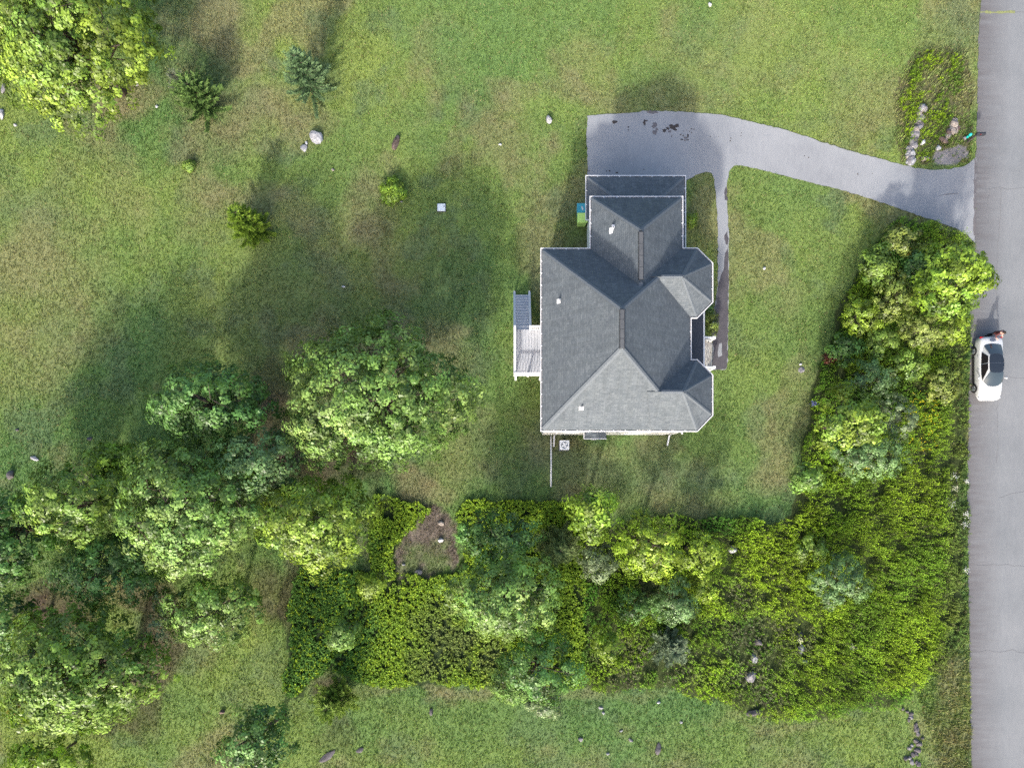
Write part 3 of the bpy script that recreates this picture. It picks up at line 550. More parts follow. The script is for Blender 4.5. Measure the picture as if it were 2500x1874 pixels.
def build_trees():
    B = broadleaf
    B('broadleaf_tree', 150, 75, 215, 185, 11, 'yel', 'sprawling yellow green tree cut by the upper left corner', leaf=.2, seed=11, dens=1.05, lobes=44)
    B('broadleaf_tree', 912, 968, 232, 182, 10.8, 'pale', 'largest round sunlit tree, standing alone left of the deck', leaf=.2, dens=1.05, seed=22, lobes=44)
    B('broadleaf_tree', 520, 985, 148, 112, 11.5, 'blue', 'dark blue green tree at the top of the left grove', leaf=.2, seed=33)
    B('broadleaf_tree', 455, 1240, 180, 172, 12.5, 'pale', 'tall wide tree at the middle of the left grove with rusty twig ends', leaf=.19, seed=44, autumn=.004, lobes=36)
    B('broadleaf_tree', 640, 1130, 115, 95, 10.5, 'bluegr', 'blue green crown between the tall middle tree and the lone round tree', leaf=.18, seed=55)
    B('broadleaf_tree', 770, 1275, 155, 122, 10, 'yel', 'yellow topped tree at the right end of the left grove', leaf=.2, seed=66, lobes=26)
    B('broadleaf_tree', 178, 1225, 138, 100, 10.5, 'mid', 'yellow green tree at the left of the grove below the grey stone', leaf=.2, seed=77)
    B('broadleaf_tree', 272, 1130, 58, 48, 7, 'bright', 'small bright tree poking out on top of the left grove edge', leaf=.22, seed=78)
    B('broadleaf_tree', 10, 1310, 95, 135, 10, 'dark', 'dark green tree against the left edge of the picture', leaf=.22, seed=88)
    B('broadleaf_tree', 250, 1395, 125, 95, 8, 'blue', 'shaded dull green tree above the bare brown soil', leaf=.18, seed=99)
    B('broadleaf_tree', 345, 1340, 75, 95, 6.5, 'dark', 'dark undergrowth tree in the gap of the left grove', leaf=.18, seed=98)
    B('broadleaf_tree', 510, 1495, 128, 92, 8.5, 'pale', 'pale green tree with orange flecks below the left grove', leaf=.18, seed=101, autumn=.006)
    B('broadleaf_tree', 412, 1505, 45, 68, 6.5, 'grey', 'slim grey green tree joined to the left of the pale flecked tree', leaf=.14, seed=102)
    B('broadleaf_tree', 185, 1640, 192, 165, 11.5, 'mid', 'big spreading tree in the lower left with yellow leaves on its left side', leaf=.21, seed=111, autumn=.008, lobes=36)
    B('broadleaf_tree', 25, 1510, 70, 85, 6.5, 'dark', 'dark low tree at the left edge behind the big spreading tree', leaf=.19, seed=113)
    B('broadleaf_tree', 632, 1805, 92, 92, 8, 'blue', 'dark green tree cut by the bottom edge on the lower left lawn', leaf=.2, seed=121)
    B('leafy_shrub', 120, 1850, 100, 50, 4.5, 'bright', 'yellow green shrub at the bottom left corner', 'shrub', leaf=.2, seed=131)
    B('broadleaf_tree', 1235, 1455, 150, 115, 9.5, 'pale', 'wide pale green tree at the middle of the lower hedge', leaf=.18, seed=141, lobes=30)
    B('broadleaf_tree', 1215, 1315, 112, 72, 7.5, 'blue', 'darker green tree just above the wide pale hedge tree', leaf=.17, seed=142)
    B('broadleaf_tree', 1312, 1630, 112, 98, 8, 'blue', 'blue green tree overhanging the lower lawn from the hedge', leaf=.17, seed=151)
    B('leafy_shrub', 1255, 1660, 62, 60, 5, 'pale', 'pale shrub on the left flank of the overhanging hedge tree', 'shrub', leaf=.16, seed=152)
    B('leafy_shrub', 1330, 1715, 58, 35, 4, 'grey', 'greyish shrub lowest in the hedge, reaching on to the lower lawn', 'shrub', leaf=.13, seed=153)
    B('leafy_shrub', 1477, 1580, 40, 50, 4, 'bright', 'small round shrub right of the overhanging hedge tree', 'shrub', leaf=.16, seed=161)
    B('broadleaf_tree', 1448, 1250, 68, 72, 8.5, 'bright', 'bright lime tree jutting from the hedge below the white drain pipe', leaf=.22, seed=171)
    B('broadleaf_tree', 1590, 1335, 88, 92, 8.5, 'gold', 'sunny yellow green tree in the hedge below the house', leaf=.18, seed=181)
    B('leafy_shrub', 1705, 1348, 62, 52, 6, 'gold', 'golden shrub between the sunny hedge tree and the pale boulder', 'shrub', leaf=.17, seed=191, autumn=.01)
    B('leafy_shrub', 1462, 1375, 56, 48, 4.5, 'grey', 'silvery grey shrub left of the sunny hedge tree', 'shrub', leaf=.12, seed=201, dens=1.3)
    B('leafy_shrub', 1652, 1465, 48, 70, 5, 'bluegr', 'grey green shrub standing below the golden shrub', 'shrub', leaf=.13, seed=211, dens=1.2)
    B('leafy_shrub', 1720, 1430, 42, 36, 3.2, 'gold', 'low yellow shrub right of the grey green hedge shrub', 'shrub', leaf=.16, seed=221)
    B('leafy_shrub', 2052, 1422, 78, 72, 4.2, 'bluegr', 'dome of hazy blue green foliage alone in the tall weeds', 'shrub', leaf=.11, seed=231, dens=1.6)
    B('broadleaf_tree', 2325, 685, 92, 98, 7.5, 'bright', 'glossy bright tree leaning over the road by the driveway mouth', leaf=.21, seed=241, lobes=20)
    B('broadleaf_tree', 2080, 1030, 92, 78, 7, 'yel', 'light green tree on the lawn side of the roadside thicket', leaf=.19, seed=251)
    B('leafy_shrub', 2110, 1105, 100, 72, 4.8, 'bluegr', 'grey green feathery shrub wrapped under the light green thicket tree', 'shrub', leaf=.12, seed=252, dens=1.4)
    B('leafy_shrub', 2190, 1020, 52, 62, 4, 'grey', 'soft grey shrub between the light green thicket tree and the road verge', 'shrub', leaf=.12, seed=253)
    B('leafy_shrub', 2100, 772, 46, 52, 4, 'gold', 'feathery yellow green shrub at the lawn edge of the thicket', 'shrub', leaf=.13, seed=261, dens=1.2)
    B('leafy_shrub', 2262, 800, 70, 58, 4.4, 'olive', 'soft olive shrub reaching towards the rear of the car', 'shrub', leaf=.13, seed=271, dens=1.3)
    B('leafy_shrub', 2338, 800, 40, 40, 3.2, 'gold', 'pale feathery shrub brushing the road behind the white car', 'shrub', leaf=.13, seed=272, dens=1.1)
    B('leafy_shrub', 2185, 725, 55, 62, 4, 'olive', 'dull olive shrub in the middle of the upper thicket', 'shrub', leaf=.15, seed=281)
    B('leafy_shrub', 2200, 590, 52, 45, 3, 'olive', 'brownish shrub at the tip of the thicket by the driveway', 'shrub', leaf=.15, seed=291, autumn=.03)
    B('leafy_shrub', 2140, 650, 50, 50, 3, 'mid', 'mid green shrub beside the lawn near the thicket tip', 'shrub', leaf=.17, seed=292)
    B('leafy_shrub', 2235, 660, 40, 40, 3.8, 'blue', 'blue green shrub left of the glossy roadside tree', 'shrub', leaf=.19, seed=293)
    B('leafy_shrub', 2125, 925, 58, 48, 4.4, 'bluegr', 'blue green shrub above the light green thicket tree', 'shrub', leaf=.13, seed=301)
    B('leafy_shrub', 2070, 850, 42, 38, 2.6, 'dark', 'dark shrub beside the small red bush', 'shrub', leaf=.17, seed=302)
    B('leafy_shrub', 2210, 890, 62, 45, 3, 'mid', 'mixed green shrub level with the car roof', 'shrub', leaf=.15, seed=303)
    B('leafy_shrub', 2150, 835, 50, 45, 3.2, 'mid', 'bushy green shrub at the heart of the roadside thicket', 'shrub', leaf=.15, seed=304)
    B('leafy_shrub', 2305, 935, 45, 55, 2.2, 'olive', 'low olive shrub on the verge left of the car bonnet', 'shrub', leaf=.13, seed=305)
    B('leafy_shrub', 1972, 1168, 36, 30, 3.6, 'pale', 'small pale sapling at the lower lawn corner of the thicket', 'shrub', leaf=.19, seed=311)
    B('leafy_shrub', 2030, 868, 17, 17, 1.2, 'red', 'small dark red bush at the lawn edge', 'bush', leaf=.11, seed=321)
    B('leafy_shrub', 835, 1545, 44, 40, 4.5, 'pale', 'pale sapling rising from the dark ground cover', 'shrub', leaf=.16, seed=331)
    B('leafy_shrub', 905, 1425, 34, 30, 4, 'yel', 'yellowish sapling above the pale one in the ground cover', 'shrub', leaf=.17, seed=332)
    B('leafy_shrub', 957, 467, 29, 30, .8, 'bright', 'round vivid green bush alone on the upper left lawn', 'bush', leaf=.12, seed=341, dens=3.2, low=.0, lobes=16)
    B('leafy_shrub', 463, 403, 13, 11, .35, 'mid', 'little green plant around a white stone on the left lawn', 'bush', leaf=.1, seed=342, low=.0)
    B('leafy_shrub', 1736, 785, 17, 34, 1.3, 'olive', 'yellowish foundation shrub beside the front walk', 'bush', leaf=.1, seed=343, dens=1.4, low=.05)
    B('leafy_shrub', 1727, 757, 11, 18, .9, 'dark', 'dark green foundation plant north of the yellowish shrub', 'bush', leaf=.11, seed=344, low=.05)
    B('leafy_shrub', 1687, 536, 13, 16, .7, 'bright', 'lone weed clump on the strip of grass by the garage', 'bush', leaf=.11, seed=345, low=.0)
    B('leafy_shrub', 1985, 1340, 45, 35, 1.8, 'mid', 'bushy green clump rising among the weeds near the thicket bend', 'bush', leaf=.15, seed=346)
    B('leafy_shrub', 1560, 1480, 75, 40, 1.6, 'dark', 'dark leafy mound in the lower hedge', 'bush', leaf=.16, seed=347)
    conifer('spruce_tree', 745, 188, 62, 4.4, (.06, .12, .05), (.16, .25, .11), 'blue green spruce on the upper left lawn', 401, nb=75, needle=.13)
    conifer('cedar_tree', 485, 240, 58, 3.2, (.05, .105, .028), (.13, .215, .055), 'ragged dark cedar right of the corner tree', 402, nb=60, droop=.1)
    conifer('spruce_tree', 602, 545, 46, 3.6, (.06, .12, .015), (.18, .275, .028), 'small yellow green spruce alone in the left lawn', 403, nb=70)
    conifer('cedar_tree', 815, 1708, 52, 3.8, (.04, .085, .015), (.15, .235, .028), 'young cedar in the bare notch of the ground cover', 404, nb=70, droop=.15, tipup=.4)
    conifer('spruce_tree', 1362, 1335, 58, 5.5, (.06, .1, .03), (.14, .19, .06), 'star shaped spruce hemmed in by the lower hedge', 405, nb=85)
    conifer('cedar_tree', 1636, 1578, 44, 3, (.08, .13, .07), (.15, .2, .115), 'grey green cedar in the weeds above the lower lawn', 406, nb=65, droop=.2)
    conifer('cedar_tree', 440, 205, 26, 2.2, (.09, .12, .08), (.2, .23, .16), 'thin grey cedar beside the ragged dark one', 407, nb=30, droop=.2)

# ------------------------------------------------------------------ the house
def build_house():
    E = 5.8; xW, xE, yS, yN = 1.86, 11.0, 3.31, 14.46; GX0, GX1, GY = 4.9, 10.49, 17.66
    X0, Y0 = 6.5, 9.0
    h = empty('house', (X0, Y0, 0), 'white two storey house with dark grey shingled hip roof and two turret bays', 'house')
    def put(b, name, mats, parent=None, **k):
        par = parent or h
        if par is h: b.v = [(x-X0, y-Y0, z) for x, y, z in b.v]
        else: b.v = [(x-X0, y-Y0, z) for x, y, z in b.v]
        return b.build(name, mats, par, **k)
    bay1 = [(11.43, 14.47), (12.34, 13.58), (12.34, 11.23), (11.43, 10.31)]; bay2 = [(11.43, 7.58), (12.34, 6.67), (12.34, 4.25), (11.43, 3.3)]
    def inset(poly, d):
        cx = sum(p[0] for p in poly)/len(poly); cy = sum(p[1] for p in poly)/len(poly)
        return [(cx+(x-cx)*(1-d/max(abs(x-cx), d*2)), cy+(y-cy)*(1-d/max(abs(y-cy), d*2))) for x, y in poly]
    b = MB(); b.prism([(2.1, 3.42), (10.75, 3.42), (10.75, 14.2), (2.1, 14.2)], .1, E-.06)
    b.prism([(10.7, 14.18), (11.3, 14.18), (12.08, 13.42), (12.08, 11.37), (11.3, 10.58), (10.7, 10.58)], .35, E-.07)
    b.prism([(10.7, 7.3), (11.3, 7.3), (12.08, 6.53), (12.08, 4.4), (11.3, 3.44), (10.7, 3.44)], .35, E-.07)
    b.prism([(5.1, 14.1), (10.25, 14.1), (10.25, 17.42), (5.1, 17.42)], 2.5, E-.065)
    b.prism([(5.25, 14.12), (11.05, 14.12), (11.05, 19.9), (5.25, 19.9)], .2, 3.0)
    b.prism([(4.95, 3.1), (6.2, 3.1), (6.2, 3.6), (4.95, 3.6)], .5, 2.25)       # fireplace bump-out
    put(b, 'wall', M['siding'])
    b = MB(); b.prism([(2.15, 3.55), (10.8, 3.55), (12.02, 4.45), (12.02, 6.5), (10.8, 7.25), (10.8, 10.6), (12.02, 11.4), (12.02, 13.4), (11.25, 14.1), (11.0, 19.85), (5.3, 19.85), (5.3, 14.15), (2.15, 14.15)], -.1, .36); put(b, 'foundation', M['foundation'])
    # main hip roof, garage hip, two bays, lower garage roof
    RN, RS = (6.11, 9.69, 10.1), (6.11, 7.52, 10.1); b = MB()
    sw, nw, ne, se = (xW, yS, E), (xW, yN, E), (xE, yN, E), (xE, yS, E)
    b.poly([sw, RS, RN, nw]); b.poly([nw, RN, ne]); b.poly([ne, RN, RS, se]); b.poly([se, RS, sw]); b.poly([sw, nw, ne, se])
    GA, GB = (7.45, 14.65, 8.55), (7.45, 10.6, 8.55)
    g0, g1, g2, g3 = (GX0, 12.5, E), (GX0, GY, E), (GX1, GY, E), (GX1, 12.5, E)
    b.poly([g0, GB, GA, g1]); b.poly([g1, GA, g2]); b.poly([g2, GA, GB, g3]); b.poly([(GX0, 14.0, E-.01), g1, g2, (GX1, 14.0, E-.01)])
    A1, R1 = (9.98, 12.12, 8.0), (7.9, 12.12, 8.0); A2, R2 = (10.03, 5.37, 8.0), (7.9, 5.37, 8.0)
    for q, A, R_ in ((bay1, A1, R1), (bay2, A2, R2)):
        e = [(x, y, E+.005) for x, y in q]; i0 = (8.6, q[0][1], E+.005); i1 = (8.6, q[3][1], E+.005)
        b.poly([e[0], A, R_, i0][::-1]); b.poly([e[1], A, e[0]][::-1]); b.poly([e[2], A, e[1]][::-1]); b.poly([e[3], A, e[2]][::-1]); b.poly([i1, R_, A, e[3]][::-1]); b.poly([(10.3, q[0][1], E-.012)]+[(x, y, E-.012) for x, y in q]+[(10.3, q[3][1], E-.012)])
    zl = 3.02; hx = 2.8
    b.poly([(4.94, 20.2, zl), (11.37, 20.2, zl), (11.37-hx, 17.4, zl+1.26), (4.94+hx, 17.4, zl+1.26)]); b.poly([(4.94, 17.45, zl), (4.94, 20.2, zl), (4.94+hx, 17.4, zl+1.26)][::-1]); b.poly([(11.37, 20.2, zl), (11.37, 17.4, zl), (11.37-hx, 17.4, zl+1.26)][::-1])
    b.poly([(11.37, 17.4, zl), (11.37, 14.3, zl), (10.2, 14.3, zl+.53), (10.2, 17.4, zl+.53)]); b.poly([(4.94, 17.45, zl-.02), (4.94, 20.2, zl-.02), (11.37, 20.2, zl-.02), (11.37, 14.3, zl-.02), (10.2, 14.3, zl-.02), (5.2, 17.3, zl-.02)])
    me_o = put(b, 'roof', M['shingle'])
    bm = bmesh.new(); bm.from_mesh(me_o.data)
    for f in bm.faces:
        f.normal_update()
        if f.calc_center_median().z > E+.05 or (f.calc_center_median().z > zl+.05 and f.calc_center_median().z < 5):
            if f.normal.z < 0: f.normal_flip()
    bm.to_mesh(me_o.data); bm.free(); me_o.data.update(); slope_uv(me_o.data)
    roof = me_o
    # shingled caps along hips and ridges
    b = MB()
    def cap(p, q, t0=0.0, t1=1.0, w=.26, lift=.02):
        p = Vector(p); q = Vector(q); d = q-p; a = p+d*t0; c = p+d*t1; dn = d.normalized(); sd = dn.cross(Vector((0, 0, 1))).normalized()*w/2; drop = Vector((0, 0, -.035)); up = Vector((0, 0, lift))
        b.poly([a+sd+drop+up, c+sd+drop+up, c+up+Vector((0, 0, .012)), a+up+Vector((0, 0, .012))]); b.poly([a+up+Vector((0, 0, .012)), c+up+Vector((0, 0, .012)), c-sd+drop+up, a-sd+drop+up])
    cap(nw, RN, .01); cap(sw, RS, .01); cap(se, RS, .33); cap(ne, RN, .42, 1.0); cap(g1, GA, .01); cap(g2, GA, .01)
    for q, A, R_ in ((bay1, A1, R1), (bay2, A2, R2)):
        for x, y in q: cap((x, y, E+.005), A, .02, 1, .22)
        cap((8.75, A[1], 8.005), A, 0, 1, .22)
    cap((4.94, 20.2, zl), (4.94+hx, 17.4, zl+1.26), .02, 1, .22); cap((11.37, 20.2, zl), (11.37-hx, 17.4, zl+1.26), .02, 1, .22)
    cap(GA, GB, .75, 1.0)
    put(b, 'ridge_cap', M['cap'], roof)
    for (a, c) in (((6.11, 9.62), (6.11, 7.5)), ((7.45, 14.5), (7.45, 11.8))):
        b = MB(); z = 10.1 if a[0] < 7 else 8.55; ym = (a[1]+c[1])/2; L = abs(a[1]-c[1])
        b.box((a[0], ym, z+.0), (.22, L, .12), m=0)
        b.box((a[0]-.125, ym, z-.035), (.035, L+.02, .13), m=1); b.box((a[0]+.125, ym, z-.035), (.035, L+.02, .13), m=1); b.box((a[0], a[1]+.02, z), (.27, .035, .11), m=1)
        for k in range(1, 4): b.box((a[0], a[1]-L*k/4, z+.062), (.22, .02, .006), m=1)
        put(b, 'ridge_vent', [M['ridgevent'], M['ventedge']], roof)
    for px, py, z, s in ((1497, 556, 7.4, 1.25), (1365, 734, 6.9, .95), (1419, 996, 6.95, .95)):
        x, y = P(px, py, z); b = MB(); n = Vector((-1, 0, 1)).normalized() if py != 996 else Vector((0, -1, 1)).normalized()
        # height of the roof plane under the vent
        z = E+(x-GX0)*(2.75/2.64) if px == 1497 else (E+(x-xW)*(4.3/4.34) if px == 1365 else E+(y-yS)*(4.3/4.31)); t = Vector((0, 1, 0)) if abs(n.x) > .1 else Vector((1, 0, 0)); u = n.cross(t)
        c = Vector((x, y, z))+n*.03
        q = .15*s; b.poly([c+t*q+u*q, c-t*q+u*q, c-t*q-u*q, c+t*q-u*q]); b.v = [tuple(v) for v in b.v]
        b.tube([(x, y, z-.05), (x, y, z+.42*s)], .06*s, 10)
        if px == 1497: b.box((x+.05, y+.2, z+.1), (.16, .18, .16))
        b.tube([(x, y, z+.3*s), (x, y, z+.425*s)], .035*s, 8, m=1)
        put(b, 'roof_vent', [M['white'], M['black']], roof)
    # gutters
    def gutter(pts, z, close=False, w=.1, skip=()):
        b = MB(); n = len(pts); area = sum(pts[i][0]*pts[(i+1) % n][1]-pts[(i+1) % n][0]*pts[i][1] for i in range(n)); sg = 1 if area > 0 else -1
        def off(i, d):
            p0, p1, p2 = (Vector(pts[(i+k) % n]) for k in (-1, 0, 1))
            if not close and i == 0: p0 = p1-(p2-p1)
            if not close and i == n-1: p2 = p1+(p1-p0)
            d1 = (p1-p0).normalized(); d2 = (p2-p1).normalized(); n1 = Vector((d1.y, -d1.x))*sg; n2 = Vector((d2.y, -d2.x))*sg; m = (n1+n2).normalized(); return p1+m*d/max(.3, m.dot(n1))
        segs = range(n if close else n-1)
        for i in segs:
            j = (i+1) % n
            rings = []
            for d, zz in ((0, z-.11), (w, z-.11), (w, z+.02), (w-.05, z+.02), (w-.05, z-.04), (0, z-.04)):
                a = off(i, d); c = off(j, d); rings.append(((a.x, a.y, zz), (c.x, c.y, zz)))
            for k in range(len(rings)):
                r0, r1 = rings[k], rings[(k+1) % len(rings)]; b.poly([r0[0], r0[1], r1[1], r1[0]], 1 if k in (4, 5) and False else (1 if k == 4 else 0))
            a, c = off(i, w*.3), off(j, w*.3); L = (c-a).length; nh = int(L/.72)
            for q in range(1, nh): p = a+(c-a)*q/nh; b.box((p.x, p.y, z-.004), (.13, .13, .03), m=0) if False else b.bar((off(i, -.06)+(off(j, -.06)-off(i, -.06))*q/nh).to_3d()+Vector((0, 0, z+.012)), (off(i, w)+(off(j, w)-off(i, w))*q/nh).to_3d()+Vector((0, 0, z+.012)), .05, .02, 0)
        return put(b, 'gutter', [M['white'], M['gutterin']])
    gutter([(xW, yS), (xW, yN), (GX0, yN), (GX0, GY), (GX1, GY), (GX1, yN+.01), bay1[0], bay1[1], bay1[2], bay1[3], (xE, 10.31), (xE, 7.58), bay2[0], bay2[1], bay2[2], bay2[3]], E-.02, True)
    gutter([(5.2, 17.45), (4.94, 17.45), (4.94, 20.2), (11.37, 20.2), (11.37, 14.7)], zl-.02)
    # porch: roof, posts, floor, steps, rails
    b = MB(); b.poly([(12.6, 6.0, 3.0), (12.6, 11.6, 3.0), (10.7, 11.6, 3.7), (10.7, 6.0, 3.7)]); b.poly([(12.6, 6.0, 2.9), (12.6, 11.6, 2.9), (10.7, 11.6, 2.9), (10.7, 6.0, 2.9)]); b.poly([(12.6, 6.0, 3.0), (12.6, 11.6, 3.0), (12.6, 11.6, 2.9), (12.6, 6.0, 2.9)])
    pr = put(b, 'porch_roof', M['porchroof']); 
    b = MB(); b.box((12.65, 8.9, 2.97), (.1, 5.0, .13)); put(b, 'porch_gutter', M['white'], pr)
    for y in (7.5, 10.35): b = MB(); b.box((12.35, y, 1.65), (.16, .16, 2.5)); put(b, 'porch_post', M['white'])
    st = empty('x', (0, 0, 0), None, None); bpy.data.objects.remove(st)
    b = MB(); b.box((11.75, 8.95, .6), (2.2, 3.4, .12)); b.box((13.08, 8.93, .46), (.42, 2.0, .06)); b.box((13.47, 8.93, .3), (.4, 2.0, .06)); b.box((13.83, 8.93, .14), (.36, 2.0, .06)); b.box((12.9, 8.93, .25), (.06, 2.0, .4)); b.box((13.3, 8.93, .16), (.05, 2.0, .26)); b.box((13.67, 8.93, .07), (.05, 2.0, .14))
    ps = put(b, 'porch_steps', M['tread'])
    for y, s in ((9.98, 1), (7.95, -1)):
        b = MB(); b.box((13.85, y, .6), (.14, .14, 1.2)); b.box((12.9, y, .95), (.12, .12, 1.0))
        b.bar((12.88, y, 1.46), (13.9, y, 1.12), .13, .08); b.bar((12.88, y, .66), (13.85, y, .32), .07, .06)
        for k in range(6): x = 13.02+k*.14; b.box((x, y, 1.04-.34*(x-12.9)), (.035, .035, .78))
        b.bar((12.9, y, 1.46), (12.9, y+s*.62, 1.46), .1, .07); b.box((12.9, y+s*.31, .9), (.04, .6, .04))
        for k in range(4): b.box((12.9, y+s*(.12+k*.14), 1.08), (.035, .035, .75))
        b.box((13.85, y, 1.23), (.2, .2, .06)); put(b, 'porch_railing', M['white'], ps)
    # deck with stairs on the west side
    b = MB(); x0, x1, y0, y1, z = .16, 2.08, 7.2, 10.3, 2.3
    n = 10
    for k in range(n): w = (x1-x0)/n; b.box((x0+w*(k+.5), (y0+y1)/2, z-.02), (w-.014, y1-y0, .04))
    b.box(((x0+x1)/2, (y0+y1)/2, z-.15), (x1-x0-.05, y1-y0-.05, .2))
    dk = put(b, 'deck', M['deck'])
    for x in (.25, 1.95):
        for y in (7.3, 10.2): b = MB(); b.box((x, y, 1.0), (.14, .14, 2.2)); put(b, 'deck_post', M['white'], dk)
    b = MB()
    def rail(p, q, z0, z1, nb_, hgt=.95):
        (ax, ay), (cx, cy) = p, q; b.bar((ax, ay, z0+hgt), (cx, cy, z1+hgt), .15, .06); b.bar((ax, ay, z0+.12), (cx, cy, z1+.12), .06, .06)
        for k in range(nb_+1): t = k/nb_; b.box((ax+(cx-ax)*t, ay+(cy-ay)*t, z0+(z1-z0)*t+hgt/2), (.032, .032, hgt-.05))
    rail((x0+.02, y0), (x0+.02, y1), z, z, 14); rail((x0, y0+.02), (x1, y0+.02), z, z, 9); rail((1.2, y1-.02), (x1, y1-.02), z, z, 7)
    for x, y in ((x0+.02, y0+.02), (x0+.02, y1-.02), (1.2, y1-.02), (1.05, y0)): b.box((x, y, z+.5), (.13, .13, 1.08))
    put(b, 'deck_railing', M['white'], dk)
    b = MB(); ns = 12
    for k in range(ns):
        t = (k+.5)/ns; b.box((.68, 10.34+t*2.85, z-.02-(k+1)*z/(ns+1)), (.98, .285, .04)); b.box((.68, 10.34+t*2.85-.14, z-.1-(k+1)*z/(ns+1)), (.98, .02, .16))
    put(b, 'deck_stair', M['stairshaded'], dk)
    b = MB()
    for x in (.17, 1.2):
        rail((x, 10.3), (x, 13.2), z, .0, 3, .92); b.bar((x, 10.3, z-.14), (x, 13.25, -.05), .05, .28); b.box((x, 13.2, .5), (.11, .11, 1.0))
    put(b, 'stair_railing', M['stairshaded'], dk)
    # bump-out roof
    b = MB(); b.poly([(4.85, 3.02, 2.35), (6.3, 3.02, 2.35), (6.22, 3.52, 2.72), (4.93, 3.52, 2.72)]); b.poly([(4.85, 3.02, 2.26), (4.85, 3.6, 2.26), (6.3, 3.6, 2.26), (6.3, 3.02, 2.26)]); b.poly([(4.85, 3.02, 2.26), (6.3, 3.02, 2.26), (6.3, 3.02, 2.35), (4.85, 3.02, 2.35)]); b.poly([(4.85, 3.02, 2.35), (4.93, 3.52, 2.72), (4.85, 3.6, 2.26), (4.85, 3.02, 2.26)]); b.poly([(6.3, 3.02, 2.35), (6.3, 3.02, 2.26), (6.3, 3.6, 2.26), (6.22, 3.52, 2.72)])
    bo = put(b, 'fireplace_bay_roof', M['cap'], uv=True)
    b = MB(); b.box((5.57, 2.99, 2.28), (1.5, .06, .14)); b.box((4.82, 3.28, 2.28), (.06, .56, .14)); put(b, 'fireplace_bay_trim', M['white'], bo); b = MB(); b.box((5.6, 3.06, 1.2), (.3, .12, .3)); put(b, 'fireplace_flue', M['white'], bo)
    # downspouts
    b = MB(); b.bar((2.95, 3.36, 5.6), (2.95, 3.36, .25), .09, .07); b.bar((2.95, 3.36, .25), (2.93, 2.6, .08), .1, .08); put(b, 'downspout', M['white'])
    b = MB(); b.bar((10.55, 3.1, 5.7), (10.5, 3.36, 5.3), .08, .07); b.bar((10.5, 3.36, 5.3), (11.25, 3.42, .3), .08, .07) if False else b.bar((10.5, 3.36, 5.3), (10.95, 3.36, .3), .09, .07); b.bar((11.0, 3.4, .3), (10.9, 2.68, .08), .1, .08); put(b, 'downspout', M['white'])
    # windows and doors
    def window(c, w, hh, axis):
        b = MB(); x, y, z = c; dx, dy = axis; ang = math.atan2(dy, dx)-math.pi/2   # axis = outward normal
        b.box((x, y, z), (w+.18, .06, hh+.18), ang+math.pi); f = put(b, 'window', M['white'])
        b = MB(); b.box((x+dx*.03, y+dy*.03, z+hh*.26), (w, .03, hh*.46), ang+math.pi); b.box((x+dx*.03, y+dy*.03, z-hh*.26), (w, .03, hh*.46), ang+math.pi); put(b, 'pane', M['glass'], f)
    for x in (3.6, 7.4, 9.5):
        for z in (4.4,): window((x, 3.41, z), .9, 1.4, (0, -1))
    for y, z in ((4.8, 4.3), (8.7, 4.3), (12.4, 4.3), (12.4, 1.7), (5.0, 1.7)): window((2.09, y, z), .95, 1.4, (-1, 0))
    for y in (5.45, 12.4):
        for z in (1.7, 4.3): window((12.09, y, z), .9, 1.5, (1, 0))
    window((10.76, 8.9, 4.5), .9, 1.3, (1, 0)); window((3.4, 14.21, 4.3), .9, 1.4, (0, 1)); window((7.7, 17.43, 5.0), .9, .9, (0, 1)); window((5.09, 15.8, 4.4), .8, 1.2, (-1, 0))
    b = MB(); b.box((10.78, 8.93, 1.6), (.07, .95, 2.05)); d = put(b, 'front_door', M['maroon']); b = MB(); b.box((10.84, 8.6, 1.55), (.06, .05, .14)); put(b, 'door_handle', M['rim'], d)
    b = MB(); b.box((2.07, 8.5, 3.35), (.08, 1.6, 2.05)); d = put(b, 'patio_door', M['white']); b = MB(); b.box((2.02, 8.1, 3.35), (.03, .65, 1.8)); b.box((2.02, 8.9, 3.35), (.03, .65, 1.8)); put(b, 'pane', M['glass'], d)
    for x in (6.7, 9.6):
        b = MB()
        for k in range(4): b.box((x, 19.92, .35+.56*k), (2.4, .06, .54))
        put(b, 'garage_door', M['white'])

